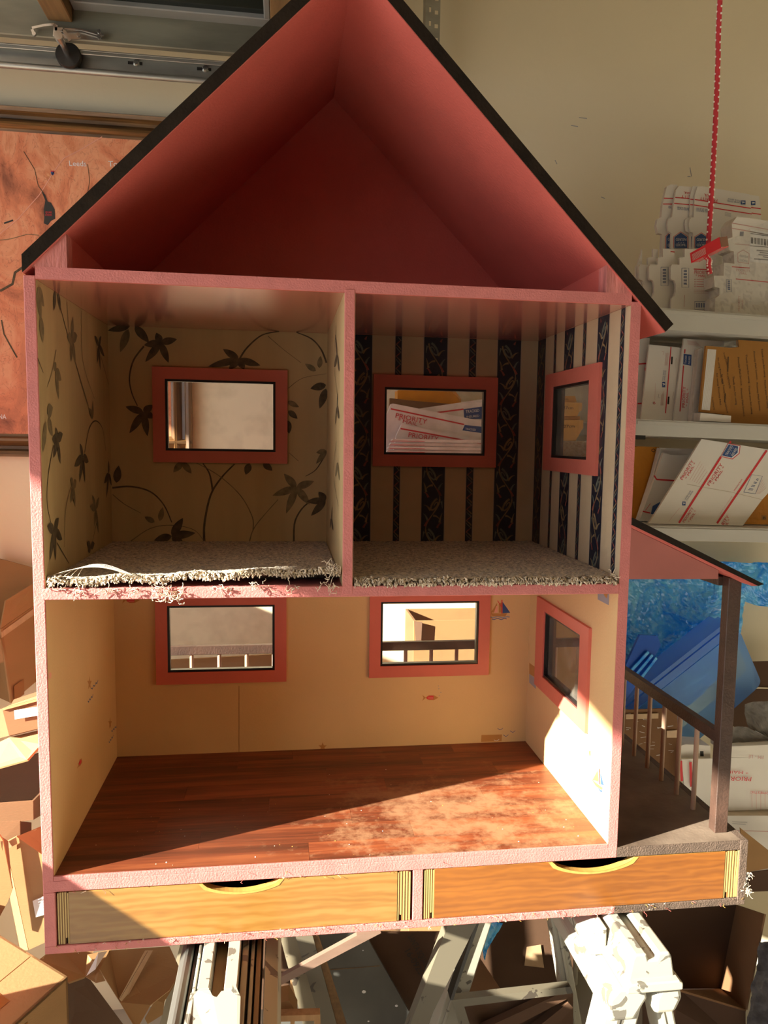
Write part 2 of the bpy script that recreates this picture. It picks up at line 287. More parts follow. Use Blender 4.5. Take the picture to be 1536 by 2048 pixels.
    def lpx(s, k, pts, w, Y, m, o=1):
        q = [P(k, x, y, 1, Y - .0005 * o) for x, y in pts]; e = (P(k, pts[0][0] + 1, pts[0][1], 1, Y) - P(k, pts[0][0], pts[0][1], 1, Y)).length; return s.ribbon(q, (0, -1, 0), w * e, m)
    def tpx(s, k, x0, y0, x1, y1, h, Y, t, m, o=2):
        a, b = P(k, x0, y0, 1, Y), P(k, x1, y1, 1, Y); e = (P(k, x0 + 1, y0, 1, Y) - a).length; u = (b - a).normalized(); n = V((0, -1, 0))
        return s.text((a, u, n.cross(u), n), t, 0, 0, (b - a).length, h * e, m, .0005 * o)
    def build(s, name, parent=None, bevel=0, seg=1, sub=0, solid=0):
        me = bpy.data.meshes.new(name); me.from_pydata(s.v, [], s.f); 
        for m in s.mats: me.materials.append(m)
        me.polygons.foreach_set('material_index', s.m); me.polygons.foreach_set('use_smooth', s.sm); me.update()
        o = bpy.data.objects.new(name, me); COL.objects.link(o)
        if parent: o.parent = parent
        if solid: q = o.modifiers.new('s', 'SOLIDIFY'); q.thickness = solid; q.offset = 0
        if bevel: q = o.modifiers.new('b', 'BEVEL'); q.width = bevel; q.segments = seg; q.limit_method = 'ANGLE'; q.angle_limit = .6
        if sub: q = o.modifiers.new('u', 'SUBSURF'); q.levels = q.render_levels = sub
        return o
def tag(o, label=None, cat=None, group=None, kind=None):
    if label: o['label'] = label
    if cat: o['category'] = cat
    if group: o['group'] = group
    if kind: o['kind'] = kind
    return o
def empty(name, loc=(0, 0, 0)):
    o = bpy.data.objects.new(name, None); COL.objects.link(o); o.empty_display_size = .05; return o
def thing(name, label, cat, group=None): return tag(empty(name), label, cat, group)
def bx(name, lo, hi, m, parent=None, bevel=0.0008): return M().box(lo, hi, m).build(name, parent, bevel)
def smooth_path(pts, n=6):
    pts = [V(p) for p in pts]; out = []
    for i in range(len(pts) - 1):
        p0, p1, p2, p3 = pts[max(i - 1, 0)], pts[i], pts[i + 1], pts[min(i + 2, len(pts) - 1)]
        for k in range(n):
            t = k / n; out.append(.5 * ((2 * p1) + (p2 - p0) * t + (2 * p0 - 5 * p1 + 4 * p2 - p3) * t * t + (3 * p1 - p0 - 3 * p2 + p3) * t ** 3))
    return out + [pts[-1]]
def holed(lo, hi, holes, ax, m, rim=None):
    """slab lo..hi whose thin axis is ax, with rectangular holes [(a0,b0,a1,b1)] in the two other axes"""
    o = [i for i in range(3) if i != ax]; A = sorted({lo[o[0]], hi[o[0]], *[h[0] for h in holes], *[h[2] for h in holes]}); B = sorted({lo[o[1]], hi[o[1]], *[h[1] for h in holes], *[h[3] for h in holes]})
    mb = M(); inside = lambda i, j: 0 <= i < len(A) - 1 and 0 <= j < len(B) - 1 and not any(h[0] < (A[i] + A[i + 1]) / 2 < h[2] and h[1] < (B[j] + B[j + 1]) / 2 < h[3] for h in holes)
    def pt(a, b, c): q = [0, 0, 0]; q[o[0]] = a; q[o[1]] = b; q[ax] = c; return tuple(q)
    for i in range(len(A) - 1):
        for j in range(len(B) - 1):
            if not inside(i, j): continue
            a0, a1, b0, b1, c0, c1 = A[i], A[i + 1], B[j], B[j + 1], lo[ax], hi[ax]
            mb.add([pt(a0, b0, c0), pt(a1, b0, c0), pt(a1, b1, c0), pt(a0, b1, c0)], [(0, 1, 2, 3) if ax == 1 else (3, 2, 1, 0)], m); mb.add([pt(a0, b0, c1), pt(a1, b0, c1), pt(a1, b1, c1), pt(a0, b1, c1)], [(3, 2, 1, 0) if ax == 1 else (0, 1, 2, 3)], m)
            for di, dj, e in ((-1, 0, [(a0, b0), (a0, b1)]), (1, 0, [(a1, b0), (a1, b1)]), (0, -1, [(a0, b0), (a1, b0)]), (0, 1, [(a0, b1), (a1, b1)])):
                if not inside(i + di, j + dj):
                    edge = not (0 <= i + di < len(A) - 1 and 0 <= j + dj < len(B) - 1); (p, q), (r, t) = e; mb.add([pt(p, q, c0), pt(r, t, c0), pt(r, t, c1), pt(p, q, c1)], [(0, 1, 2, 3)], m if edge else (rim or m))
    return mb
# ================================================================ THE SETTING
FZ, YW = -.78, 1.0
def struct(o, label=None): o['kind'] = 'structure'; return o
struct(bx('wall_back', (-2.0, YW, FZ), (3.0, YW + .12, 1.95), WALLP, bevel=0))
struct(bx('floor', (-2.0, -3.6, FZ - .1), (3.0, YW + .12, FZ), CONC, bevel=0))
struct(bx('ceiling', (-2.1, -3.6, 1.95), (3.1, YW + .12, 2.05), CEILP, bevel=0))
struct(bx('wall_right', (3.0, -3.6, FZ), (3.1, YW + .12, 1.95), WALLP, bevel=0))
struct(bx('wall_front', (-2.1, -3.7, FZ), (3.1, -3.6, 1.95), CARD[3], bevel=0))
# left wall with the open garage doorway: the sun comes in under its lintel
struct(M().prism([(-1.9, -3.6, 1.95), (-1.9, 1.0, 1.95), (-1.9, 1.0, 1.686), (-1.9, -3.6, 1.226)], (-.12, 0, 0), WALLP).box((-2.02, .7, FZ), (-1.9, 1.0, 1.66), WALLP).box((-2.02, -3.6, FZ), (-1.9, -3.2, 1.23), WALLP).build('wall_left'))
struct(bx('driveway', (-14, -9, FZ - .12), (-2.0, 8, FZ - .02), CONC, bevel=0))
# wall scuffs
sc = M(); fr = frame_of((0, YW, 0), (1, 0, 0), (0, 0, 1))
for (x, y, dx, dy) in ((1380, 335, 3, 18), (1375, 353, 6, 0), (1158, 235, 16, 2), (1142, 251, 14, 2), (1202, 394, 8, 3), (1110, 320, 4, 8)):
    sc.ribbon([at(x, y, 1, YW - .0006), at(x + dx, y + dy, 1, YW - .0006)], (0, 1, 0), .0018, INKGREY)
struct(sc.build('trim_1'))
# ================================================================ THE DOLL'S HOUSE
W, D, T = .82, .4429, .0143
ZT, ZF, ZMB, ZMT, ZCB, ZCT = .1054, .1118, .4936, .5087, .9047, .9197
XP1, XP2 = .4038, .4176
XR = W - T; YD = .70
house = thing('dolls_house', 'big pink painted wooden dollhouse with dark brown roof, open front and two drawers', 'dollhouse')
H = house
def hp(name, lo, hi, m, bevel=.0008): return bx(name, lo, hi, m, H, bevel)
hp('side_wall', (0, 0, ZT - .017), (T, D + .012, ZCB + .004), PINKR)
swh = [(.1427, .6841, .3317, .8101), (.1397, .276, .3337, .400)]
m_ = holed((XR, 0, ZT - .004), (W, D + .012, ZCB + .004), swh, 0, PINKR, BLACK)
m_.build('side_wall', H)
WIN = {'UL': (.1119, .6848, .3084, .8130), 'UR': (.5100, .6835, .7044, .8090), 'LL': (.1098, .2720, .3065, .3985), 'LR': (.5083, .2745, .7016, .4009)}
holed((T, D, ZT), (XR, D + .012, ZCB), list(WIN.values()), 1, PINK, BLACK).build('back_wall', H)
# ceiling board under the attic, middle floor board, partition
M().box((T, .0, ZCB), (XR, D, ZCT), PINKR).box((T, .003, ZCB - .0006), (XR, D, ZCB), PINKC).build('attic_floor_board', H)
M().box((T - .004, -.0006, ZMB), (XR, D, ZMT), PINKR).build('middle_floor_board', H, .0008)
hp('partition_wall', (XP1, -.0012, ZMB + .003), (XP2, D, ZCB + .004), PINKR)
# roof
AX, AZ = .4115, 1.3185
RT = .0155; RY0, RY1 = -.004, .475
ls, rs = (AZ - .9112) / AX, (AZ - .8689) / (.8566 - AX)
def roof(sl, xe, ze, name):
    sg = 1 if xe > AX else -1
    nrm = V((sg * sl, 0, 1)).normalized(); b = nrm * RT; apx = V((AX, RY0, AZ)); apt = V((AX, RY0, AZ + RT * math.sqrt(1 + sl * sl)))
    e = V((xe, RY0, ze)); e2 = V((xe, RY0, ze + RT * math.sqrt(1 + sl * sl))) if sg < 0 else e + b
    M().prism([apx, e, e2, apt], (0, RY1 - RY0, 0), ROOFB).build(name, H, .0006)
    dn = -nrm * .0012; M().prism([apx + V((0, .001, 0)), e + V((0, .001, 0)), e + dn + V((0, .001, 0)), apx + dn + V((0, .001, 0))], (0, RY1 - RY0 - .002, 0), PINK).build('roof_lining', H)
roof(ls, 0.0, .9112, 'roof_board'); roof(rs, .8566, .8689, 'roof_board')
zl = lambda x: AZ - ls * (AX - x) if x < AX else AZ - rs * (x - AX)
g = .0016
M().prism([(.016, D - .004, ZCT), (XR, D - .004, ZCT), (XR, D - .004, zl(XR) - g), (AX, D - .004, AZ - g), (.016, D - .004, zl(.016) - g)], (0, .012, 0), PINK).build('gable_wall', H)
XK, XKR = .0528, .7674
M().prism([(.010, .0, ZCT), (XK, .0, ZCT), (XK, .0, zl(XK) - g), (.010, .0, zl(.010) - g)], (0, .030, 0), PINKG).prism([(XK - .012, .03, ZCT), (XK, .03, ZCT), (XK, .03, zl(XK) - g), (XK - .012, .03, zl(XK - .012) - g)], (0, D - .034, 0), PINK).build('knee_wall', H)
M().prism([(XKR, .0, ZCT), (.8126, .0, ZCT), (XKR, .0, zl(XKR) - g)], (0, .030, 0), PINKG).prism([(XKR, .03, ZCT), (XKR + .012, .03, ZCT), (XKR + .012, .03, zl(XKR + .012) - g), (XKR, .03, zl(XKR) - g)], (0, D - .034, 0), PINK).build('knee_wall', H)
# ---- wallpapers (each a thin sheet on its wall, prints are sub-parts)
PO = .0005
yb = D - .0006
def paper(name, lo, hi, holes, ax, m, lab=None): o = holed(lo, hi, holes, ax, m).build(name, H); return o
pv = paper('wallpaper', (T, yb, ZMT), (XP1, D, ZCB - .0008), [WIN['UL']], 1, PAPER_V)
pvl = paper('wallpaper', (T, .002, ZMT), (T + .0006, yb, ZCB - .0008), [], 0, PAPER_V)
pvr = paper('wallpaper', (XP1 - .0006, .001, ZMT), (XP1, yb, ZCB - .0008), [], 0, PAPER_V)
ps = paper('wallpaper', (XP2, yb, ZMT), (XR, D, ZCB - .0008), [WIN['UR']], 1, PAPER_S)
psr = paper('wallpaper', (XR - .0006, .0015, ZMT), (XR, yb, ZCB - .0008), [swh[0]], 0, PAPER_S)
psl = paper('wallpaper', (XP2, .001, ZMT), (XP2 + .0006, yb, ZCB - .0008), [], 0, PAPER_S)
pn = paper('wallpaper', (T, yb, ZF), (XR, D, ZMB), [WIN['LL'], WIN['LR']], 1, PAPER_N)
pnl = paper('wallpaper', (T, .002, ZF), (T + .0006, yb, ZMB), [], 0, PAPER_N)
pnr = paper('wallpaper', (XR - .0006, .002, ZF), (XR, yb, ZMB), [swh[1]], 0, PAPER_N)
for o, l in ((pv, 'beige wallpaper with dark vines, behind window'), (pvl, 'beige wallpaper with dark vines, left side'), (pvr, 'beige vine wallpaper seen edge-on'), (ps, 'tan wallpaper with navy scroll stripes'), (psr, 'striped wallpaper around side window'), (psl, 'striped wallpaper on the partition'), (pn, 'cream nautical wallpaper'), (pnl, 'cream nautical wallpaper, left side'), (pnr, 'cream nautical wallpaper in the sun')): o['label'] = l
# vine prints; coordinates read off the picture on each wall plane
def leaf(mb, a, b, nrm, w, m):
    a, b = V(a), V(b); d = b - a; q = V(nrm).cross(d).normalized(); n = 9; vs = []
    up = [(t / n, math.sin(math.pi * (t / n) ** .8) ** .85 * .5) for t in range(n + 1)]
    L = [a + d * t + q * (h * w) for t, h in up]; Rr = [a + d * t - q * (h * w) for t, h in up]
    mb.add(L + Rr[::-1][1:-1], [tuple(range(len(L) + n - 1))], m)
def vines(parent, ax, val, nrm, stems, leaves, name='vine_print'):
    q = lambda x, y: P('wl', x, y, ax, val); mb = M()
    for c, w, pts in stems: mb.ribbon(smooth_path([q(*p) for p in pts], 5), nrm, (w, w * .55), SEPIA if c == 'D' else OLIVE)
    for i, (c, w, x0, y0, x1, y1) in enumerate(leaves):
        off = V(nrm) * (.0001 + .00003 * (i % 5)); leaf(mb, q(x0, y0) + off, q(x1, y1) + off, nrm, w, SEPIA if c == 'D' else OLIVE)
    return tag(mb.build(name, parent), kind='stuff')
LV = lambda c, w, o, *tips: [(c, w, *(o if o else t[2:4]), t[0], t[1]) for t in tips]
bl = []
bl += LV('D', .012, (465, 262), (362, 282)) + LV('L', .014, (458, 275), (420, 383)) + LV('D', .015, (488, 260), (554, 338))
bl += LV('D', .013, (608, 338), (530, 350), (537, 428), (645, 432), (588, 292), (684, 322))
bl += LV('D', .013, (528, 662), (445, 636), (463, 760), (547, 774), (572, 628), (580, 688))
bl += LV('D', .013, (972, 415), (828, 450), (898, 368), (1072, 444), (926, 463), (997, 463))
bl += LV('L', .010, (1330, 470), (1280, 436)) + LV('L', .010, (1346, 456), (1353, 400)) + LV('D', .014, (1378, 535), (1305, 552)) + LV('D', .014, (1378, 552), (1348, 645))
bl += LV('L', .010, (1200, 612), (1252, 638)) + LV('D', .011, (1203, 655), (1245, 692)) + LV('D', .012, (1200, 700), (1206, 762)) + LV('L', .010, (1380, 842), (1332, 850), (1332, 902))
bl += LV('L', .012, (710, 893), (667, 942), (752, 948)) + LV('D', .013, (1022, 900), (1004, 953)) + LV('D', .012, (1085, 897), (1128, 934))
bl += LV('L', .014, (1240, 1012), (1182, 948), (1322, 983), (1128, 1050), (1192, 1134), (1302, 1092))
bl += LV('D', .013, (1376, 1072), (1286, 1078), (1308, 1144), (1343, 1032)) + LV('D', .015, (660, 1238), (712, 1154), (770, 1224), (578, 1258), (712, 1272))
bl += LV('D', .014, (402, 990), (413, 910)) + LV('L', .010, (580, 1174), (533, 1148)) + LV('L', .010, (604, 1168), (618, 1104))
bs = [('D', .0032, [(530, 355), (482, 420), (463, 500), (473, 570), (500, 632)]), ('D', .0034, [(972, 420), (1010, 362), (1080, 303), (1160, 286)]), ('D', .0034, [(1380, 432), (1355, 370), (1310, 320), (1240, 290)]),
      ('L', .0014, [(1108, 308), (1180, 370), (1262, 432)]), ('L', .0012, [(1203, 550), (1270, 503), (1380, 483)]), ('D', .0022, [(1368, 872), (1330, 930), (1283, 960)]),
      ('D', .0045, [(811, 1265), (812, 1180), (840, 1050), (890, 968), (952, 903)]), ('D', .0036, [(850, 1025), (836, 950), (805, 900)]), ('L', .0022, [(1038, 1212), (1035, 1150), (980, 1050), (880, 958), (775, 898)]),
      ('L', .0024, [(1022, 1262), (1050, 1190), (1155, 1068)]), ('D', .0036, [(1228, 1262), (1235, 1165), (1290, 1088), (1374, 1066)]), ('D', .0034, [(383, 1014), (470, 1008), (560, 1032), (622, 1092), (660, 1175)]),
      ('L', .0018, [(385, 1045), (440, 1090), (517, 1132)]), ('L', .0018, [(468, 1263), (560, 1203), (660, 1188), (760, 1208), (806, 1256)]), ('L', .0014, [(1205, 850), (1250, 890)])]
vines(pv, 1, yb - PO, (0, -1, 0), bs, bl)
sl_ = []
sl_ += LV('D', .014, (118, 98), (110, 190)) + LV('D', .014, (130, 106), (142, 190)) + LV('L', .02, (36, 82), (66, 170), (52, 240)) + LV('L', .02, (50, 215), (60, 340)) + LV('D', .012, (320, 350), (300, 307), (331, 308), (312, 435), (327, 468), (346, 402))
sl_ += LV('L', .016, (195, 320), (200, 215), (172, 310), (220, 305), (190, 430), (212, 440)) + LV('L', .016, (120, 465), (146, 512), (134, 603), (112, 430)) + LV('L', .012, (292, 690), (292, 608), (274, 642))
sl_ += LV('L', .018, (80, 668), (106, 640)) + LV('L', .018, (84, 690), (106, 775)) + LV('L', .016, (74, 705), (60, 850)) + LV('D', .014, (127, 790), (103, 788), (120, 733), (152, 762), (109, 874), (142, 904)) + LV('D', .014, (246, 866), (232, 808), (272, 892), (206, 914), (230, 990), (256, 992))
sl_ += LV('L', .014, (201, 1005), (188, 968), (216, 982), (188, 1085), (210, 1104)) + LV('D', .013, (366, 948), (344, 992), (366, 886), (380, 1004), (355, 1062)) + LV('L', .013, (306, 1110), (290, 1048), (322, 1058), (300, 1195), (319, 1226), (280, 1100))
sl_ += LV('D', .015, (113, 1210), (134, 1154), (80, 1192), (150, 1254), (92, 1352), (119, 1352)) + LV('D', .013, (282, 1290), (265, 1268), (300, 1272), (270, 1310))
ss = [('D', .0028, [(126, 112), (165, 262), (212, 430), (272, 632)]), ('L', .0022, [(172, 148), (188, 330), (230, 500), (276, 650)]), ('D', .002, [(330, 402), (366, 532)]), ('L', .002, [(122, 372), (104, 470), (80, 545)]), ('L', .002, [(240, 190), (246, 420), (300, 600)]),
      ('D', .0028, [(110, 815), (86, 950), (80, 1080), (98, 1178)]), ('D', .0028, [(255, 850), (275, 742), (305, 702), (338, 740), (352, 842)]), ('L', .0022, [(190, 1010), (166, 1120), (160, 1290)]), ('D', .0028, [(126, 1270), (182, 1366)]), ('D', .0022, [(316, 1150), (290, 1268)]), ('D', .0022, [(36, 410), (62, 478)])]
vines(pvl, 0, T + .0006 + PO, (1, 0, 0), ss, sl_)
sr = [('D', .0028, [(1425, 260), (1415, 430), (1432, 600)]), ('D', .0028, [(1425, 800), (1412, 950), (1435, 1100)])]
lr_ = LV('D', .014, (1430, 400), (1420, 300), (1415, 450), (1440, 470)) + LV('D', .014, (1428, 640), (1420, 720), (1440, 690), (1432, 570)) + LV('L', .014, (1432, 900), (1420, 960), (1440, 980)) + LV('D', .012, (1402, 1160), (1396, 1200), (1412, 1210), (1408, 1100))
vines(pvr, 0, XP1 - .0006 - PO, (-1, 0, 0), sr, lr_)
# scroll stripes
def stripes(parent, ax, val, nsign, bands, z0, z1, hole=None):
    zz0, zz1 = z0, z1
    mk = (lambda a, z, off: V((a, val + nsign * off, z))) if ax == 1 else (lambda a, z, off: V((val + nsign * off, a, z)))
    nrm = V((0, nsign, 0)) if ax == 1 else V((nsign, 0, 0)); st = M(); sc = M()
    spans = []
    for a0, a1 in bands:
        if hole and a1 > hole[0] and a0 < hole[2]: spans += [(a0, a1, zz0, hole[1] - .004), (a0, a1, hole[3] + .004, zz1)]
        else: spans.append((a0, a1, zz0, zz1))
    for a0, a1, z0, z1 in spans:
        w = a1 - a0; st.add([mk(a0, z0, .0002), mk(a1, z0, .0002), mk(a1, z1, .0002), mk(a0, z1, .0002)], [(0, 1, 2, 3)], NAVY)
        for e in (a0 - .0012, a1 + .0007): st.add([mk(e, z0, .0002), mk(e + .0005, z0, .0002), mk(e + .0005, z1, .0002), mk(e, z1, .0002)], [(0, 1, 2, 3)], INKGREY)
        c = (a0 + a1) / 2; z = zz0 - .03; k = 0
        if w > .03:
            while z < z1:
                def clip(pts): return [p for p in pts if z0 + .001 < p[1] < z1 - .001]
                def rib(pts, wd, m, off):
                    pts = clip(pts)
                    if len(pts) > 2: sc.ribbon([mk(a, b, off) for a, b in pts], nrm, wd, m)
                p_ = .0585; s = 1 if k % 2 else -1
                rib([(c - s * w * .30 * math.cos(math.pi * t), z + p_ * t) for t in [i / 10 for i in range(11)]], (.0016, .0030), GOLD, .0004)
                r = w * .24; cx0 = c + s * w * .10; cz0 = z + p_ * .80
                rib([(cx0 + s * r * (1 - t * .82) * math.cos(1.2 + t * 8.2), cz0 + r * 1.25 * (1 - t * .82) * math.sin(1.2 - t * 8.2)) for t in [i / 18 for i in range(19)]], (.0042, .0014), GOLD if k % 2 else TEALI, .0005)
                for j, (dx, dz, lx, lz, mm) in enumerate(((-.34, .10, .26, .016, ROSE), (-.22, .30, -.20, .012, TEALI), (.02, .45, .34, -.010, GOLD), (.30, .22, .12, .018, GOLD), (.20, .05, .20, .009, ROSE), (-.10, .62, -.30, .010, GOLD), (.36, .92, .06, -.014, TEALI))):
                    rib([(c + s * w * (dx + lx * t), z + p_ * dz + lz * t + .003 * math.sin(3 * t)) for t in [i / 5 for i in range(6)]], (.0044, .0006), mm, .0006)
                z += .0585; k += 1
        else:
            while z < z1:
                for s, m, dz in ((1, GOLD, 0), (-1, ROSE, .008), (1, TEALI, .016)):
                    pts = [(c + s * w * .34 * math.cos(math.pi * t), z + dz + .011 * t) for t in [i / 5 for i in range(6)]]; pts = [p for p in pts if z0 + .001 < p[1] < z1 - .001]
                    if len(pts) > 2: sc.ribbon([mk(a, b, .0004) for a, b in pts], nrm, (.0026, .0010), m)
                z += .022
    tag(st.build('stripe_print', parent), kind='stuff'); tag(sc.build('scroll_print', parent), kind='stuff')
zb0, zb1 = ZMT + .004, ZCB - .001
stripes(ps, 1, yb, -1, [(.4420, .4860), (.5295, .5415), (.5840, .6285), (.6706, .6842), (.7261, .7714)], zb0, zb1, WIN['UR'])
stripes(psr, 0, XR - .0006, -1, [(.3928, .4407), (.3302, .3418), (.2344, .2839), (.1771, .1912), (.0792, .1255), (.0194, .0342)], zb0, zb1, swh[0])
stripes(psl, 0, XP2 + .0006, 1, [(.3928, .4407), (.3302, .3418), (.2344, .2839), (.1771, .1912), (.0792, .1255), (.0194, .0342)], zb0, zb1)
# nautical prints
def npr(parent, ax, val, nrm, fn, name):
    mb = M(); fn(mb, lambda x, y, k='lr', o=0.0: P(k, x, y, ax, val) + V(nrm) * (.0002 + o)); tag(mb.build(name, parent), kind='stuff')
def poly(mb, q, pts, m, o=0.0, k='lr'): mb.add([q(x, y, k, o) for x, y in pts], [tuple(range(len(pts)))], m)
def wave(mb, q, x0, x1, y, amp, n, w, m, nrm, k='lr'): mb.ribbon([q(x0 + (x1 - x0) * i / (n * 4), y + amp * math.sin(i * math.pi / 2), k) for i in range(n * 4 + 1)], nrm, w, m)
nb = (0, -1, 0)
def sail(mb, q):
    poly(mb, q, [(798, 165), (878, 165), (868, 180), (806, 180)], INKTAN, .0001); poly(mb, q, [(798, 160), (828, 112), (828, 162)], INKTAN, .0001); poly(mb, q, [(812, 162), (824, 128), (830, 128), (830, 162)], INKPALE, .0002)
    poly(mb, q, [(836, 118), (850, 110), (850, 162), (836, 162)], INKTAN, .0001); poly(mb, q, [(855, 108), (893, 162), (855, 165)], INKBLUE, .0001); poly(mb, q, [(849, 98), (854, 98), (854, 166), (849, 166)], INKRED, .0003); poly(mb, q, [(828, 102), (832, 102), (850, 130), (848, 134)], INKRED, .0003)
    wave(mb, q, 795, 890, 184, 3, 2, .0026, INKGREY, nb); wave(mb, q, 803, 875, 193, 3, 2, .0014, INKBLUE, nb)
npr(pn, 1, yb, nb, sail, 'sailboat_print')
def fish(x, y, s, k, fl=1):
    def f(mb, q):
        Q = lambda a, b: (x + fl * a * s, y + b * s)
        poly(mb, q, [Q(-40, -14), Q(-22, 0), Q(-40, 16), Q(-34, 0)], INKTAN, .0001, k); poly(mb, q, [Q(-25, 0), Q(-8, -12), Q(18, -12), Q(40, 0), Q(18, 12), Q(-8, 12)], INKTAN, .0001, k)
        poly(mb, q, [Q(-18, -4), Q(-4, -10), Q(16, -10), Q(16, 9), Q(-4, 10), Q(-18, 5)], INKRED, .0002, k); poly(mb, q, [Q(-12, -3), Q(14, -3), Q(14, -1), Q(-12, -1)], INKPALE, .0003, k); poly(mb, q, [Q(-10, 4), Q(14, 4), Q(14, 6), Q(-10, 6)], INKPALE, .0003, k)
        for a, b in ((42, -12), (50, -28), (40, -46), (38, -60)): poly(mb, q, [Q(a, b), Q(a + 4, b), Q(a + 4, b + 4), Q(a, b + 4)], INKGREY, .0002, k)
    return f
npr(pn, 1, yb, nb, fish(497, 583, 1, 'lr'), 'fish_print'); npr(pn, 1, yb, nb, fish(500, 100, 1.1, 'll'), 'fish_print')
def sand(mb, q):
    poly(mb, q, [(750, 768), (852, 765), (850, 799), (748, 802)], INKTAN, .0001)
    for x, y in ((844, 738), (872, 770), (906, 750)): mb.ribbon([q(x - 14, y - 3), q(x - 3, y + 4), q(x + 2, y + 4), q(x + 12, y - 4)], nb, .0010, INKBLUE)
    mb.ribbon([q(812, 792, o=.0002), q(824, 797, o=.0002), q(838, 790, o=.0002)], nb, .0010, INKWHITE)
npr(pn, 1, yb, nb, sand, 'beach_print')
def star(x, y, s, k):
    def f(mb, q): poly(mb, q, [(x + s * (1 if i % 2 == 0 else .42) * math.sin(i * math.pi / 5), y - s * (1 if i % 2 == 0 else .42) * math.cos(i * math.pi / 5)) for i in range(10)], INKTAN, .0001, k)
    return f
sm_ = M().ribbon([at(478, 1372, 1, yb - .0003), at(478, 1508, 1, yb - .0003)], nb, .0008, PLYD); sm_.build('paper_seam', pn)
npr(pn, 1, yb, nb, star(1450, 826, 22, 'll'), 'starfish_print')
nl = (1, 0, 0)
def leftp(mb, q):
    for cx_, cy_, sx, sy in ((294, 512, 11, 38), (396, 710, 9, 34)): poly(mb, q, [(cx_ + sx * (1 if i % 2 == 0 else .42) * math.sin(i * math.pi / 5), cy_ - sy * (1 if i % 2 == 0 else .42) * math.cos(i * math.pi / 5)) for i in range(10)], INKTAN, .0001, 'll')
    for x0, y0, x1, y1 in ((303, 540, 337, 500), (286, 605, 312, 570), (403, 750, 430, 722), (390, 805, 412, 772)):
        mb.ribbon([q(x0 + (x1 - x0) * i / 6, y0 + (y1 - y0) * i / 6 + (6 if i % 2 else -4), 'll') for i in range(7)], nl, .0022, INKBLUE)
    poly(mb, q, [(232, 935), (240, 912), (246, 888), (256, 884), (257, 905), (247, 922), (240, 925)], INKTAN, .0001, 'll'); poly(mb, q, [(239, 912), (246, 892), (254, 890), (254, 903), (246, 918)], INKRED, .0002, 'll')
    poly(mb, q, [(91, 462), (98, 455), (106, 465), (104, 485), (92, 492)], INKPALE, .0001, 'll')
npr(pnl, 0, T + .0006, nl, leftp, 'starfish_and_wave_print')
nr = (-1, 0, 0)
def rightp(mb, q):
    poly(mb, q, [(988, 410), (1024, 436), (1024, 486), (988, 465)], INKTAN, .0001); poly(mb, q, [(988, 465), (1024, 490), (1020, 540), (988, 508)], INKGREY, .0001)
    poly(mb, q, [(1327, 68), (1384, 68), (1382, 125), (1327, 96)], INKGREY, .0001); poly(mb, q, [(1356, 68), (1378, 68), (1372, 92), (1362, 80)], INKTAN, .0002)
    poly(mb, q, [(1296, 985), (1312, 1000), (1352, 1030), (1346, 1040), (1318, 1022)], INKTAN, .0001); poly(mb, q, [(1302, 990), (1326, 945), (1332, 1000)], INKTAN, .0002); poly(mb, q, [(1340, 950), (1358, 1020), (1342, 1012)], INKBLUE, .0001); poly(mb, q, [(1334, 935), (1338, 935), (1340, 1015), (1336, 1010)], INKRED, .0003)
    mb.ribbon([q(1298, 990), q(1312, 1012), q(1325, 1022), q(1340, 1045), q(1350, 1048)], nr, .003, INKBLUE); poly(mb, q, [(1282, 848), (1292, 846), (1292, 868), (1286, 872)], INKTAN, .0001)
npr(pnr, 0, XR - .0006, nr, rightp, 'sailboat_print')
# ---- windows
def window(ax, val, sgn, op, out, depth, label=None):
    """sgn: direction from wall surface into the room; op opening (a0,z0,a1,z1); out trim outline; depth wall depth behind surface"""
    def bxx(mb, a0, z0, a1, z1, d0, d1, m):
        c0, c1 = sorted((val + sgn * d0, val + sgn * d1))
        if ax == 1: mb.box((a0, c0, z0), (a1, c1, z1), m)
        else: mb.box((c0, a0, z0), (c1, a1, z1), m)
        return mb
    a0, z0, a1, z1 = op; A0, Z0, A1, Z1 = out; t = .0052
    tr = M()
    for q in ((A0, Z0, A1, z0), (A0, z1, A1, Z1), (A0, z0, a0, z1), (a1, z0, A1, z1)): bxx(tr, *q, 0, t, SALMON)
    o = tr.build('window_trim', H)
    sa = M(); k = .0042
    for q in ((a0, z0, a1, z0 + k), (a0, z1 - k, a1, z1), (a0, z0 + k, a0 + k, z1 - k), (a1 - k, z0 + k, a1, z1 - k)): bxx(sa, *q, -.010, .0022, BLACK)
    s = sa.build('window_sash', o); bxx(M(), a0 + k, z0 + k, a1 - k, z1 - k, -.0052, -.0045, PANE).build('pane', o)
    ex = M()
    for q in ((A0, Z0, A1, z0), (A0, z1, A1, Z1), (A0, z0, a0, z1), (a1, z0, A1, z1)): bxx(ex, *q, -depth - .005, -depth, BROWN)
    ex.build('outer_trim', o)
window(1, yb, -1, WIN['UL'], (.0900, .6635, .3302, .8340), .0126)
window(1, yb, -1, WIN['UR'], (.4890, .6612, .7270, .8320), .0126)
window(1, yb, -1, WIN['LL'], (.0886, .2492, .3285, .4170), .0126)
window(1, yb, -1, WIN['LR'], (.4866, .2519, .7240, .4180), .0126)
window(0, XR - .0006, -1, swh[0], (.1005, .6602, .3720, .8340), .0149)
window(0, XR - .0006, -1, swh[1], (.0998, .2485, .3800, .4200), .0149)
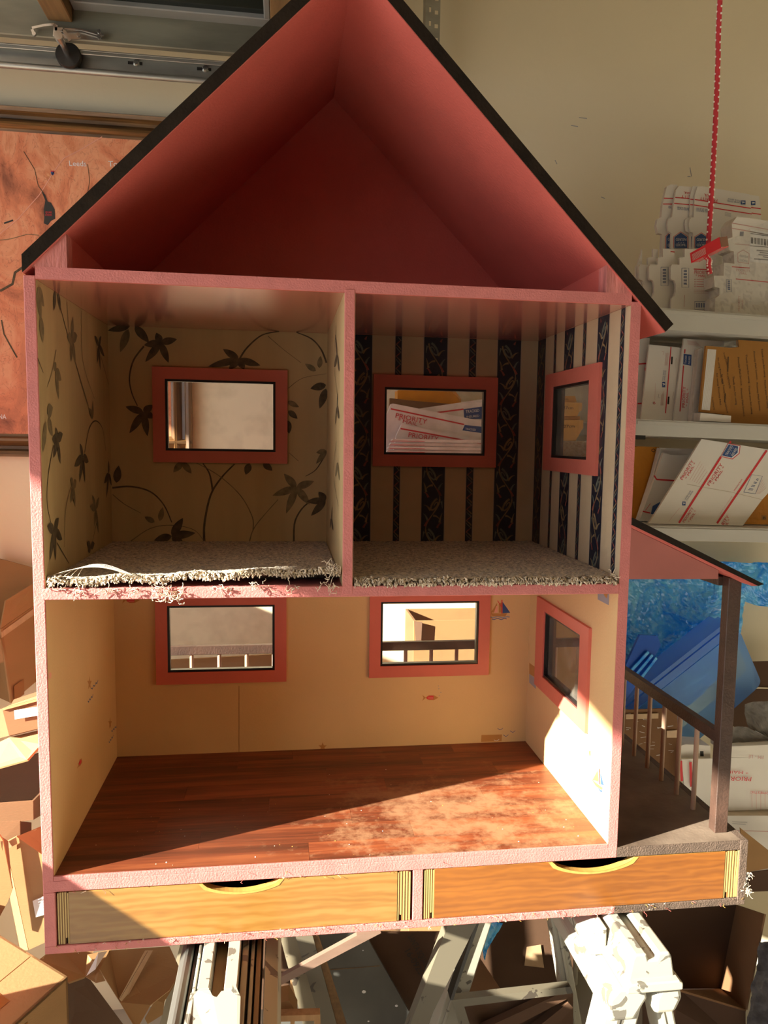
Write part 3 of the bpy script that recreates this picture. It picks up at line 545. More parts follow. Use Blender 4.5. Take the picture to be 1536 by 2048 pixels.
# ---- base with two drawers
XB = 1.0334
hp('base_side_board', (0.0, 0, .0), (.0155, YD, ZT - .0165), PINKR); hp('base_divider', (.5098, 0.0005, .0115), (.5246, YD - .02, .0903), PINKR)
tag(hp('base_side_board', (1.0206, -.0008, .0), (XB, YD, ZT), BROWNR), 'brown side board')
M().box((.0, -.0004, .0), (W, YD, .0113), PINKR).build('base_bottom_board', H, .0008); tag(M().box((W, -.0004, .0), (1.0206, YD, .0113), BROWNR).build('base_bottom_board', H, .0008), 'brown stretch of bottom board')
M().box((.004, -.0003, .0895), (W, D, ZT), PINKR).build('base_top_board', H, .0008)
tag(M().box((W, .0, .0903), (1.0206, .0012, ZT), BROWNR).box((W, .0012, .0903), (1.0206, YD, ZT), DECK).box((0, D + .012, .0903), (W, YD, ZT), DECK).box((XR, 0.0015, ZT - .001), (W, D, ZT), DECK).build('deck_board', H), 'dusty brown porch deck')
hp('base_back_board', (0, YD - .014, .0), (XB, YD, ZT - .016), BROWN)
M().box((T, -.0003, ZT), (XR, .0035, ZF - .0001), PINKR).build('floor_edging', H, .0004)
# laminate planks on the lower floor
rows = [(0.0038, .058), (.058, .115), (.115, .172), (.172, .229), (.229, .286), (.286, .343), (.343, .395), (.395, yb)]
cuts = [[.36, .62], [.20, .52], [.13, .43, .74], [.30, .66], [.16, .50], [.40, .71], [.24, .58], [.34, .65]]
for (y0, y1), cu in zip(rows, cuts):
    xs = [T + .0008] + cu + [XR - .0008]
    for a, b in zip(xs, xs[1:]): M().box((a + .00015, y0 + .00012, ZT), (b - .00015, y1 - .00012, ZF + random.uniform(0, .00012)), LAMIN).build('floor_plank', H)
def drawer(x0, x1, z0, z1, m, nx0, nx1, nz, y0, lab):
    fx0, fx1 = x0 + .0150, x1 - .0195; n = 18
    arc = [(nx0 + (nx1 - nx0) * i / n, z1 - (z1 - nz) * math.sin(math.pi * i / n) ** .62) for i in range(n + 1)]
    pts = [V((fx0, y0, z0)), V((fx1, y0, z0)), V((fx1, y0, z1))] + [V((x, y0, z)) for x, z in arc[::-1]] + [V((fx0, y0, z1))]
    dr = M().prism(pts, (0, .012, 0), m, CUTW).build('drawer', H); dr['label'] = lab
    # flared lip round the finger notch
    lip = M(); o1 = [V((x, y0 - .0006, z)) for x, z in arc]; cx_ = (nx0 + nx1) / 2
    o2 = [V((cx_ + (x - cx_) * 1.10, y0 - .0006, z - .0032 if 0 < i < n else z)) for i, (x, z) in enumerate(arc)]
    lip.add(o1 + o2, [(i, n + 1 + i, n + 2 + i, i + 1) for i in range(n)], CUTW); lip.build('notch_lip', dr)
    for a, b in ((x0, fx0 - .0006), (fx1 + .0006, x1)):
        mb = M(); k = 9; w = (b - a) / k
        for i in range(k):
            zz = z1 - (.0016 if i in (0, k - 1) else .0004)
            mb.box((a + i * w, y0 + .0006 + .0005 * (i % 2), z0 + (.009 if (i in (k - 3, k - 2) and a == x0) or (i in (1, 2) and a != x0) else 0)), (a + (i + 1) * w, D - .02, zz), PLYL if i % 2 == 0 else PLYD)
        mb.box((a + .001, y0 + .004, z0), (b - .001, y0 + .012, z0 + .009), HOLE); mb.build('drawer_side', dr)
    M().box((fx0, y0 + .012, z0 + .006), (fx1, D - .02, z0 + .011), HOLE).box((fx0, D - .03, z0), (fx1, D - .02, z1 - .01), HOLE).build('drawer_bottom', dr)
drawer(.0178, .5062, .0124, .0878, HONEY, .2115, .3185, .0725, .0010, 'left drawer of pale honey wood with a finger notch')
drawer(.5268, 1.0166, .0124, .0885, AMBER, .7198, .8495, .0690, .0010, 'right drawer of amber wood with a finger notch')
tag(M().prism([(1.0172, .001, .013), (1.0204, .001, .013), (1.0204, .001, .0885), (1.0186, .001, .0875), (1.0176, .001, .06)], (0, .3, 0), PLYL).build('packing_strip', H), 'pale sliver of wood beside drawer')
# ---- porch
pg = 'porch'
z_lo, z_hi = .5045, .5960
M().prism([(W, -.003, .5945), (1.0225, -.003, .5035), (1.0315, -.003, .5062), (W, -.003, .6052)], (0, .70, 0), ROOFB).build('porch_roof_board', H, .0004)
M().prism([(W, -.0015, .5900), (1.0130, -.0015, .5033), (1.0222, -.0015, .5035), (W, -.0015, .5943)], (0, .697, 0), PINK).build('porch_roof_lining', H)
M().prism([(W, 0, .5148), (.9590, 0, .5140), (.9590, 0, .5270), (W, 0, .5895)], (0, .012, 0), SHADEP).build('porch_gable_board', H)
def post(x0, x1, y0, y1, z1): hp('porch_post', (x0, y0, ZT), (x1, y1, z1), BROWN)
post(.9922, 1.0132, .0272, .0470, .5110); post(.9922, 1.0132, .664, .684, .5110); post(.004, .024, .664, .684, .30)
M().box((.985, .047, .496), (1.000, .664, .5095), BROWN).build('porch_beam', H, .0006)
hp('hand_rail', (.9935, .047, .2462), (1.0065, .668, .2655), BROWN); hp('hand_rail', (.024, .668, .2462), (.9922, .681, .2655), BROWN)
def baluster(x, y): M().tube([(x, y, ZT - .0005), (x, y, .2465)], .0043, DOWEL, 8).build('baluster', H)
yy = .1148
while yy < .65: baluster(1.0, yy); yy += .0608
xx = .0700
while xx < .98: baluster(xx, .6745); xx += .0580
cb_ = M()
for i in range(60):
    x, y = random.uniform(.05, .78), random.betavariate(1.2, 2.5) * .34; r_ = random.uniform(.0004, .0011); cb_.box((x, y + .004, ZF), (x + r_ * 1.6, y + .004 + r_, ZF + r_ * .7), random.choice([YARN, CUTW, INKWHITE]))
tag(cb_.build('crumb', H), 'specks of debris on the floor', kind='stuff')
# sawdust and fibres clinging to the front of the base, joined
fib = M()
for i in range(150):
    e = random.random(); x = random.uniform(.0, XB); z = random.choice([0.001, .004, .010, .012, .0895, .091, .1]) if e < .8 else .0112
    if x > W and z > .08: z = .004
    if z > .05 and e > .3: continue
    pts = [V((x, -.001, z))]
    for k in range(4): pts.append(pts[-1] + V((random.uniform(-.003, .003), random.uniform(-.0016, .0002), random.uniform(-.0022, .0016))))
    fib.tube(pts, .00028, random.choice([YARN, PINK, CUTW]), 4, False)
for i in range(16):
    pts = [V((1.034 + random.uniform(0, .003), -.001, .035 + random.uniform(-.02, .02)))]
    for k in range(5): pts.append(pts[-1] + V((random.uniform(-.004, .005), random.uniform(-.003, .002), random.uniform(-.006, .005))))
    fib.tube(pts, .00028, YARN, 4, False)
tag(fib.build('sawdust', H), 'wood shavings stuck along the base', kind='stuff')
# ================================================================ CARPETS
def carpet(name, x0, x1, zf, label, fringe, lumps):
    root = thing(name, label, 'carpet', None); nu, nv = 230, 170; y0, y1 = .004, D - .002
    def top(a, b):
        x = x0 + (x1 - x0) * a; y = y0 + (y1 - y0) * b; k = min(1, (1 - b) * 1.0); fl = max(0, 1 - b * 7)
        base = ZMT + .0095 + zf(x) * fl ** 1.5; n = noise.noise(V((x * 200, y * 200, 0))) * .0018 + noise.noise(V((x * 520, y * 520, 3))) * .0012
        return V((x, y + (noise.noise(V((x * 60, 1, 0))) * .003 if b == 0 else 0), base + n - (.002 if b == 0 else 0)))
    M().grid(top, nu, nv, CARPET).build('pile', root)
    bk = M(); n = 90
    for i in range(n):
        a0, a1 = i / n, (i + 1) / n; p, q = top(a0, 0), top(a1, 0); d = V((0, 0, -.0058))
        bk.add([p + V((0, .0005, 0)), q + V((0, .0005, 0)), q + d + V((0, .001, 0)), p + d + V((0, .001, 0))], [(0, 1, 2, 3)], JUTE)
        e = V((0, .03, -.004)); bk.add([p + d, q + d, V((q.x, q.y + .06, ZMT + .0006)), V((p.x, p.y + .06, ZMT + .0006))], [(0, 1, 2, 3)], JUTE)
    bk.build('backing', root)
    fr_ = M()
    for i in range(fringe):
        a = random.random(); p = top(a, 0) + V((0, random.uniform(-.001, .002), random.uniform(-.006, .001))); pts = [p]
        h = V((random.uniform(-.6, .6), -1, random.uniform(-.8, .5))).normalized()
        for k in range(4): h = (h + V((random.uniform(-.8, .8), random.uniform(-.3, .5), random.uniform(-.9, .3)))).normalized(); pts.append(pts[-1] + h * .0016)
        pts = [V((max(x0 + .0015, min(x1 - .0015, q.x)), min(q.y, -.0022) if q.z < ZMT + .003 else q.y, q.z)) for q in pts]; fr_.tube(pts, random.uniform(.0006, .0013), YARN if random.random() < .75 else CARPET, 5, False)
    for (x, z, r_, cnt) in lumps:
        for i in range(cnt):
            p = V((x + random.gauss(0, r_), -.004 + random.gauss(-.001, .0012), z + random.gauss(0, r_ * .6))); pts = [p]; h = V((random.gauss(0, 1), random.gauss(0, .6), random.gauss(0, 1))).normalized()
            for k in range(6): h = (h + V((random.gauss(0, .8), random.gauss(0, .5), random.gauss(0, .8)))).normalized(); pts.append(pts[-1] + h * .0024)
            pts = [V((max(x0 + .0015, min(x1 - .0015, q.x)), min(q.y, -.0018) if q.z < ZMT + .002 else q.y, q.z)) for q in pts]; fr_.tube(pts, .0005, YARN, 4, False)
    tag(fr_.build('frayed_yarn', root), kind='stuff'); return root
c1 = carpet('carpet_remnant', T + .002, XP1 - .002, lambda x: .0050 + .0105 * max(0, min(1, (x - .03) / .30)) + .002 * math.sin(x * 70), 'speckled beige carpet offcut in the vine papered room, front edge curling and frayed', 900, [(.055, .507, .007, 12), (.095, .506, .005, 8), (.125, .507, .006, 10), (.172, .505, .009, 34), (.178, .496, .006, 20), (.245, .508, .006, 10), (.29, .510, .007, 10), (.335, .508, .005, 8), (.385, .512, .008, 18), (.392, .535, .008, 14), (.03, .516, .006, 10)])
st_ = M()
for k in range(5): st_.tube(smooth_path([at(100 + 14 * k, 1152, 1, .01), at(140 + 8 * k, 1140 - 2 * k, 1, .004), at(190 + 6 * k, 1134 - k, 1, .0), at(235 + 8 * k, 1142 + 2 * k, 1, -.004), at(262 + 6 * k, 1158, 1, .002)], 5), .0004, YARN, 4, False)
tag(st_.build('loose_thread', c1), kind='stuff')
carpet('carpet_remnant', XP2 + .002, XR - .002, lambda x: .001 + .0008 * math.sin(x * 60), 'speckled beige carpet offcut lying flat in the striped room', 700, [(.79, .520, .004, 6)])
# ================================================================ PICTURE ON THE WALL
YP = YW - .028
pic = thing('framed_map', 'large framed orange desert relief map in a brown moulding on the wall', 'picture')
xo, xi = at(382, 800, 1, YP).x, at(335, 800, 1, YP).x; zt_o, zt_i, zb_i, zb_o = at(0, 207, 1, YP).z, at(0, 262, 1, YP).z, at(0, 862, 1, YP).z, at(0, 913, 1, YP).z; XL = -1.25
def mould(z0, z1, flip, ax):
    mb = M(); h = z1 - z0; pr = [(0, .55), (.10, 1), (.22, .85), (.30, .35), (.42, .30), (.62, .75), (.72, .80), (.80, .3), (.90, .25), (1, .1)]
    pts = [(z1 - h * t if not flip else z0 + h * t, YW - .004 - .030 * d) for t, d in pr]
    if ax == 0: q = [V((XL, y, z)) for z, y in pts] + [V((XL, YW - .001, pts[-1][0])), V((XL, YW - .001, pts[0][0]))]; mb.prism(q, (xo - XL, 0, 0), FRAMEW)
    else: q = [V((z, y, zb_o + .002)) for z, y in pts] + [V((pts[-1][0], YW - .001, zb_o + .002)), V((pts[0][0], YW - .001, zb_o + .002))]; mb.prism(q, (0, 0, zt_o - zb_o - .004), FRAMEV)
    return mb.build('frame_rail', pic)
mould(zt_i, zt_o, False, 0); mould(zb_o, zb_i, True, 0); mould(xi, xo, False, 1); mould(XL, XL + xo - xi, True, 1)
M().box((XL + .01, YW - .012, zb_i - .006), (xi + .006, YW - .004, zt_i + .006), MAPM).build('map_sheet', pic)
YM = YW - .0122; mp_ = M()
mp_.tpx('p', 139, 332, 173, 333, 11, YM, 'Leeds', INKWHITE).tpx('p', 217, 333, 292, 336, 11, YM, 'Toquerville', INKWHITE).tpx('p', -2, 838, 13, 838, 10, YM, 'NA', INKWHITE)
mp_.ppx('cu', [(228, 1050), (248, 1068), (262, 1105), (280, 1112), (300, 1148), (303, 1200), (280, 1212), (262, 1235), (240, 1225), (243, 1190), (240, 1150), (248, 1100)], YM, INKBLK)
mp_.tpx('cu', 250, 1170, 287, 1170, 11, YM, 'QUAIL', INKRED).tpx('cu', 248, 1185, 287, 1185, 11, YM, 'CREEK', INKRED)
mp_.lpx('cu', [(560, 750), (440, 822), (350, 868), (300, 935), (215, 1070), (100, 1200), (-20, 1300)], 4, YM, INKPALE).lpx('cu', [(-20, 1320), (60, 1310), (150, 1285), (210, 1290), (232, 1310)], 4, YM, GOLD).lpx('cu', [(130, 830), (190, 930), (210, 1020), (240, 1060)], 4, YM, SEPIA).lpx('cu', [(480, 900), (492, 990), (480, 1060), (400, 1140), (320, 1210)], 3, YM, SEPIA).lpx('p', [(0, 582), (25, 568), (30, 545), (45, 535)], 5, YM, SEPIA).lpx('p', [(3, 640), (8, 668), (20, 690), (34, 715)], 3, YM, SEPIA)
mp_.ppx('cu', [(278, 940), (298, 940), (296, 955), (288, 962), (280, 955)], YM, INKBLUE).ppx('cu', [(278, 937), (298, 937), (298, 942), (278, 942)], YM, INKRED, 2).lpx('cu', [(22, 1225), (72, 1208)], 9, YM, INKBLK)
tag(mp_.build('map_lettering', pic), kind='stuff')
# ================================================================ OVERHEAD GARAGE DOOR, TRACK, ROLLER
ZD = 1.566
door = thing('garage_door', 'open overhead garage door with dark windows and timber stiles, seen from below', 'garage door')
q2 = lambda x, y: at(x, y, 2, ZD)
xw0, xw1 = q2(112, 50).x, q2(160, 55).x; XE = q2(600, 10).x; YD0, YD1 = -1.9, .782
M().box((-1.75, YD0, ZD + .028), (XE, YD1, ZD + .04), WHITEP).build('door_skin', door)
M().box((-1.75, YD1 - .018, ZD - .052), (XE, YD1, ZD + .028), STEELD).build('edge_stile', door, .002)
for x0, x1 in ((xw0, xw1), (q2(541, 25).x, XE), (-1.1, -1.05)): M().box((x0, YD0, ZD - .020), (x1, YD1 - .020, ZD + .027), RAWWOODX).build('stile', door, .002)
gx0, gx1 = xw1 + .012, q2(527, 25).x; gy1 = q2(300, 24).y; gy0 = gy1 - .32
for x0, y0, x1, y1 in ((xw1 + .001, gy1, q2(540, 25).x, gy1 + .05), (xw1 + .001, gy0 - .03, q2(540, 25).x, gy0), (xw1 + .001, gy0, gx0, gy1), (gx1, gy0, q2(540, 25).x, gy1)): M().box((x0, y0, ZD + .006), (x1, y1, ZD + .027), GREYV).build('window_frame', door, .002)
M().box((gx0, gy0, ZD + .016), (gx1, gy1, ZD + .022), DARKGL).build('door_pane', door)
M().box((xw0 - .014, YD0, ZD + .004), (xw0 - .001, YD1 - .02, ZD + .027), GREYV).build('window_frame', door, .002)
YT = .80; trk = thing('roller_track', 'galvanised steel roller track running along the wall', 'track')
a0, a1 = at(-40, 82, 1, YT), at(420, 118.5, 1, YT); b0, b1 = at(-40, 123, 1, YT), at(420, 157, 1, YT)
d = (a1 - a0); XT0, XT1 = -1.7, .68
def tz(p, q, x): return p.z + (q.z - p.z) * (x - p.x) / (q.x - p.x)
za, zb_ = a0.z + .001, b0.z - .002
M().box((XT0, YT + .022, zb_ + .004), (XT1, YT + .025, za), STEEL).box((XT0, YT, za - .003), (XT1, YT + .022, za), STEEL).box((XT0, YT, za - .010), (XT1, YT + .002, za - .003), STEEL).build('channel', trk, .0008)
M().tube([(XT0, YT + .010, zb_ + .003), (XT1, YT + .010, zb_ + .003)], .0065, STEEL, 10).build('curled_lip', trk)
for x, y in ((273, 126), (411, 138)):
    p = at(x, y, 1, YT + .020); M().tube([p, p + V((0, -.006, 0))], [.0075, .005], CHROME, 12).build('track_bolt', trk); M().box((p.x - .018, YT + .0208, p.z - .003), (p.x + .012, YT + .0218, p.z + .003), RUBBER).build('slot', trk)
rol = thing('door_roller', 'black nylon door roller on a zinc shaft with hinge bracket', 'roller')
wc = P('cu', 373, 300, 1, YT - .004); wr = 70 * (P('cu', 374, 300, 1, YT) - P('cu', 373, 300, 1, YT)).length
M().tube([wc + V((0, .014, 0)), wc + V((0, .012, 0)), wc + V((0, .0, 0)), wc + V((0, -.002, 0))], [wr * .96, wr, wr, wr * .94], RUBBER, 40).build('wheel', rol)
sh = [P('cu', 318, 192, 1, YT - .10), P('cu', 372, 298, 1, YT - .002)]
M().tube([sh[0], sh[0] + (sh[1] - sh[0]) * .25], .0085, CHROME, 14).tube([sh[0] + (sh[1] - sh[0]) * .25, sh[1]], .0058, CHROME, 14).build('shaft', rol)
bk = M()
for pts, wd in (([(175, 152), (240, 138), (298, 132), (306, 152)], 10), ([(175, 160), (190, 195)], 12), ([(306, 135), (300, 200)], 16), ([(350, 158), (440, 160), (530, 185), (570, 192)], 6), ([(545, 172), (545, 210)], 14), ([(300, 158), (345, 160), (385, 222)], 14)):
    q = [P('cu', x, y, 1, YT - .050) for x, y in pts]; e = wd * .00045
    for a, b in zip(q, q[1:]): n_ = (b - a).cross(V((0, 1, 0))).normalized() * e / 2; bk.prism([a - n_, b - n_, b + n_, a + n_], (0, .004, 0), CHROME)
for x, y in ((190, 190), (433, 195), (545, 178), (545, 208)): p = P('cu', x, y, 1, YT - .052); bk.tube([p, p + V((0, -.006, 0))], .004, CHROME, 8)
bk.build('hinge_bracket', rol); M().sl('cu', [(300, 158), (440, 162), (560, 195), (560, 216), (385, 215), (310, 205)], YT - .042, .002, CHROME).build('hinge_plate', rol)
# slotted hanger
hg = thing('slotted_hanger', 'grey perforated steel angle hanging down beside the roof peak', 'bracket')
hx0, hx1 = at(853, 50, 1, .90).x, at(880, 50, 1, .90).x; hz0 = at(870, 118, 1, .90).z
hh = M(); zz = hz0; wid = hx1 - hx0
holes_ = []
while zz < 1.94: holes_.append((hx0 + wid * .60, zz + .008, hx0 + wid * .86, zz + .018)); holes_.append((hx0 + wid * .18, zz + .012, hx0 + wid * .34, zz + .024)); zz += .030
holed((hx0, .90, hz0 - .02), (hx1, .903, 1.95), [(a, b, c, e) for a, b, c, e in holes_ if e < 1.94], 1, STEEL).build('angle_face', hg); M().box((hx0 - .003, .90, hz0 - .02), (hx0, .935, 1.95), STEEL).build('angle_flange', hg)
# ================================================================ RED ROPE AND HANDLE
rp = thing('pull_rope', 'red and white braided pull rope hanging down to a red handle', 'rope'); YR = .2
path = [V((at(1440, 0, 1, YR).x, YR, 1.95))] + [at(x, y, 1, YR) for x, y in ((1440, 0), (1436, 120), (1430, 260), (1424, 370), (1417, 480), (1414, 500), (1411, 512), (1418, 520), (1417, 530), (1420, 548))]
path = smooth_path(path, 8); M().tube(path, .0040, ROPER, 10).build('rope_core', rp)
fk = M(); acc = 0; k = 0
for a, b in zip(path, path[1:]):
    L_ = (b - a).length; n_ = max(1, int(L_ / .0034))
    for i in range(n_):
        p = a + (b - a) * (i / n_); ang = k * 2.1; o = V((math.cos(ang), math.sin(ang), 0)) * .0032; k += 1
        fk.tube([p + o + V((-.001, 0, -.0016)), p + o * 1.3, p + o + V((.001, 0, .0016))], [.0008, .0019, .0008], ROPEW, 5, False)
tag(fk.build('white_fleck', rp), kind='stuff')
c3 = lambda x, y, Y=YR: P('c3', x, y, 1, Y)
A_, B_, C_, D_ = c3(590, 655, YR - .014), c3(822, 527, YR - .014), c3(836, 612, YR - .014), c3(600, 735, YR - .014)
E_ = c3(880, 522, YR + .012) - B_
hb = M().prism([A_, B_, C_, D_], E_, REDPL); hd = tag(hb.build('handle', rp, .0015, 2), 'worn red plastic handle')
M().prism([B_ + (C_ - B_) * .06, B_ + (C_ - B_) * .94, C_ + (B_ - C_) * .06 + E_ * .96, B_ + (C_ - B_) * .06 + E_ * .96], (.0012, 0, .0004), REDEND).build('grip_end', hd)
tk = M()
for i in range(6): o_ = D_ + (A_ - D_) * (.2 + .11 * i) + (C_ - D_) * .05; tk.ribbon([o_ + V((0, -.0004, 0)), o_ + (C_ - D_) * .45 + V((0, -.0004, 0))], (0, -1, 0), .0007, INKFADE)
tag(tk.build('moulded_lettering', hd), kind='stuff')
# ================================================================ WHITE SHELVES ON THE RIGHT
YS = .62; SX0, SX1 = 1.085, 2.1
shf = thing('resin_shelving', 'white resin shelving against the wall, loaded with flattened mailing boxes', 'shelving')
def board(zt, zb, sl):
    z = lambda x, z0: z0 + sl * (x - SX0)
    o = M().prism([V((SX0, YS, z(SX0, zb))), V((SX1, YS, z(SX1, zb))), V((SX1, YS, z(SX1, zt))), V((SX0, YS, z(SX0, zt)))], (0, .36, 0), RESIN).build('shelf_board', shf, .005, 3)
    M().prism([V((SX0 + .004, YS - .0022, z(SX0, zt) - .012)), V((SX1, YS - .0022, z(SX1, zt) - .012)), V((SX1, YS - .0022, z(SX1, zt) - .004)), V((SX0 + .004, YS - .0022, z(SX0, zt) - .004))], (0, .003, 0), RESIN).build('lip', o, .001); return lambda x: z(x, zt)
zs1 = board(1.0070, .9615, -.028); zs2 = board(.7660, .7310, -.021); zs3 = board(.5308, .4990, -.019); 0
for x in (SX0 + .03, SX1 - .03): M().tube([(x, .955, FZ), (x, .955, 1.02)], .016, RESIN, 14).build('shelf_post', shf)
M().tube([(SX1 - .03, .66, FZ), (SX1 - .03, .66, 1.02)], .016, RESIN, 14).build('shelf_post', shf)
M().box((1.086, YS + .006, .7215), (1.112, YS + .02, .7310), RUBBER).build('shelf_clip', shf)
def barcode(mb, k, x0, y0, x1, y1, Y, vert=False, m=INKGREY):
    mb.lpx(k, [(x0, y0), (x1, y0), (x1, y1), (x0, y1), (x0, y0)], 2.5, Y, INKBLUE, 1); n = 14
    for i in range(n):
        if i % 3 == 2: continue
        t = .12 + .76 * i / n
        if vert: mb.lpx(k, [(x0 + (x1 - x0) * .25, y0 + (y1 - y0) * t), (x0 + (x1 - x0) * .72, y0 + (y1 - y0) * t)], 4, Y, INKBLUE, 2)
        else: mb.lpx(k, [(x0 + (x1 - x0) * t, y0 + (y1 - y0) * .2), (x0 + (x1 - x0) * t, y0 + (y1 - y0) * .75)], 4, Y, INKBLUE, 2)
def logo(mb, k, x0, y0, x1, y1, Y):
    mb.ppx(k, [(x0, y0), (x1, y0), (x1, y1), (x0, y1)], Y, INKBLUE, 1); w_, h_ = x1 - x0, y1 - y0
    mb.ppx(k, [(x0 + w_ * .1, y0 + h_ * .25), (x0 + w_ * .75, y0 + h_ * .3), (x0 + w_ * .95, y0 + h_ * .5), (x0 + w_ * .55, y0 + h_ * .55), (x0 + w_ * .3, y0 + h_ * .8), (x0 + w_ * .4, y0 + h_ * .5)], Y, INKWHITE, 2)
def house_tag(mb, k, x0, x1, yt, ym, yb_, Y, inv=True):
    cxx = (x0 + x1) / 2; mb.ppx(k, [(x0 - 7, yb_), (x0 - 7, ym - 4), (cxx, yt - 8), (x1 + 7, ym - 4), (x1 + 7, yb_)], Y, INKRED, 1); mb.ppx(k, [(x0 - 3, yb_), (x0 - 3, ym - 2), (cxx, yt - 3), (x1 + 3, ym - 2), (x1 + 3, yb_)], Y, INKWHITE, 2)
    mb.ppx(k, [(x0, yb_), (x0, ym), (cxx, yt), (x1, ym), (x1, yb_)], Y, INKBLUE, 3)
    if inv: mb.tpx(k, x1 - 8, ym + (yb_ - ym) * .12, x0 + 8, ym + (yb_ - ym) * .12, (yb_ - ym) * .22, Y, 'INSURED', INKWHITE, 4).tpx(k, x1 - 8, ym + (yb_ - ym) * .62, x0 + 8, ym + (yb_ - ym) * .62, (yb_ - ym) * .22, Y, 'TRACKED', INKWHITE, 4).tpx(k, x1 - 25, ym + (yb_ - ym) * .45, x0 + 25, ym + (yb_ - ym) * .45, (yb_ - ym) * .10, Y, '* * *', INKWHITE, 4)
def flat(name, label, k, pts, Y, th, zb, prn=None, m=WCARD, cat='box', grp=None):
    mb = M().sl(k, pts, Y, th, m, zb, WEDGE if m is WCARD else None)
    if prn: prn(mb)
    return tag(mb.build(name), label, cat, grp)
G1 = 'tall flattened mailing boxes on the top shelf'
z1 = zs1; ZMAX[zs2] = lambda x: .9550 - .028 * (x - SX0); ZMAX[zs3] = lambda x: .7290 - .021 * (x - SX0)
def prA(mb, pts): pass
def p_b1(mb, Y=.800): mb.lpx('c3', [(384, 222), (490, 226)], 7, Y, INKRED).lpx('c3', [(378, 268), (490, 268)], 7, Y, INKRED).tpx('c3', 488, 285, 418, 285, 16, Y, 'UNITED', INKBLUE); house_tag(mb, 'c3', 404, 470, 492, 525, 618, Y)
flat('flattened_mailing_box', 'flattened white mailing box farthest left in the tall back row on the top shelf', 'c3', [(372, 'b'), (372, 505), (338, 498), (325, 440), (335, 385), (365, 370), (374, 280), (388, 215), (408, 130), (440, 113), (492, 116), (492, 'b')], .800, .012, z1, p_b1, grp=G1)
def p_b2(mb, Y=.790):
    mb.lpx('c3', [(474, 216), (598, 226)], 7, Y, INKRED).lpx('c3', [(466, 262), (598, 275)], 7, Y, INKRED).tpx('c3', 690, 205, 518, 200, 20, Y, 'PRIORITY', INKRED).tpx('c3', 605, 175, 540, 172, 16, Y, 'MAIL', INKRED).tpx('c3', 586, 300, 490, 290, 20, Y, 'UNITED STATES', INKBLUE); house_tag(mb, 'c3', 468, 568, 492, 528, 614, Y)
flat('flattened_mailing_box', 'flattened white mailing box second in the tall back row, whole blue shield showing', 'c3', [(445, 'b'), (445, 500), (420, 482), (413, 430), (420, 385), (450, 370), (462, 270), (480, 160), (505, 125), (600, 133), (600, 'b')], .790, .008, z1, p_b2, grp=G1)
flat('flattened_mailing_box', 'narrow sliver of flattened white box between two wider ones on the top shelf', 'c3', [(588, 'b'), (588, 497), (555, 482), (548, 430), (552, 392), (566, 378), (588, 372), (592, 200), (612, 128), (650, 126), (650, 'b')], .784, .004, z1, lambda mb: mb.lpx('c3', [(592, 230), (650, 235)], 7, .784, INKRED).lpx('c3', [(592, 273), (650, 277)], 7, .784, INKRED).ppx('c3', [(600, 612), (600, 525), (640, 500), (640, 612)], .784, INKBLUE), grp=G1)
def p_b4(mb, Y=.778):
    mb.lpx('c3', [(628, 232), (1070, 302)], 7, Y, INKRED).lpx('c3', [(622, 275), (1078, 346)], 7, Y, INKRED).tpx('c3', 805, 232, 668, 212, 22, Y, 'PRIORITY', INKRED).tpx('c3', 780, 198, 700, 188, 18, Y, 'MAIL', INKRED)
    mb.tpx('c3', 985, 252, 885, 236, 12, Y, 'UNITED STATES', INKBLUE).tpx('c3', 985, 238, 890, 222, 10, Y, 'POSTAL SERVICE', INKBLUE); logo(mb, 'c3', 990, 240, 1028, 272, Y); mb.tpx('c3', 770, 318, 640, 296, 14, Y, 'UNITED STATES', INKBLUE).tpx('c3', 770, 334, 640, 314, 10, Y, 'POSTAL SERVICE', INKBLUE)
    for i in range(4): mb.lpx('c3', [(865, 335 + i * 8), (915, 342 + i * 8)], 2, Y, INKGREY)
    house_tag(mb, 'c3', 632, 728, 500, 530, 614, Y)
flat('flattened_mailing_box', 'widest flattened white box in the tall back row, behind the red rope', 'c3', [(615, 'b'), (615, 495), (590, 485), (583, 430), (586, 390), (600, 376), (620, 372), (628, 200), (650, 130), (690, 128), (1062, 192), (1078, 350), (1078, 'b')], .778, .005, z1, p_b4, grp=G1)
flat('flattened_mailing_box', 'flattened white box end with blue emblem, rightmost of the tall back row', 'c3', [(1050, 'b'), (1050, 195), (1135, 205), (1152, 350), (1152, 'b')], .800, .01, z1, lambda mb: (mb.lpx('c3', [(1050, 292), (1148, 305)], 7, .8, INKRED).lpx('c3', [(1050, 335), (1150, 350)], 7, .8, INKRED), logo(mb, 'c3', 1070, 244, 1106, 277, .8)), grp=G1)
G2 = 'stepped flattened boxes in the front row of the top shelf'
def stepped(x0, x1, Y, lab, prn=None, dy=0):
    pts = [(x0, 'b'), (x0, 1010 + dy), (x0 + 25, 990), (x0 + 35, 960), (x0 + 35, 900), (x0 + 25, 872), (x0, 862), (x0 - 6, 850), (x0 - 6, 760), (x0 + 4, 745), (x0 + 65, 745), (x0 + 65, 690), (x0 + 105, 685), (x0 + 105, 620)] + [(x1, 622 + (x1 - x0) * .02), (x1, 'b')]
    pts = [p for p in pts if p[0] < x1 or p[0] == x1]
    return flat('flattened_mailing_box', lab, 'c3', pts, Y, .008, z1, prn, grp=G2)
stepped(172, 215, .76, 'edge of a stepped flattened box, leftmost in the front row of the top shelf')
stepped(195, 340, .745, 'second stepped flattened box in the front row, mostly covered by the next')
stepped(274, 470, .73, 'stepped flattened white box with upright barcode at its middle, half covered', lambda mb: (barcode(mb, 'c3', 362, 765, 418, 912, .73, True), mb.lpx('c3', [(438, 642), (470, 646)], 7, .73, INKRED)))
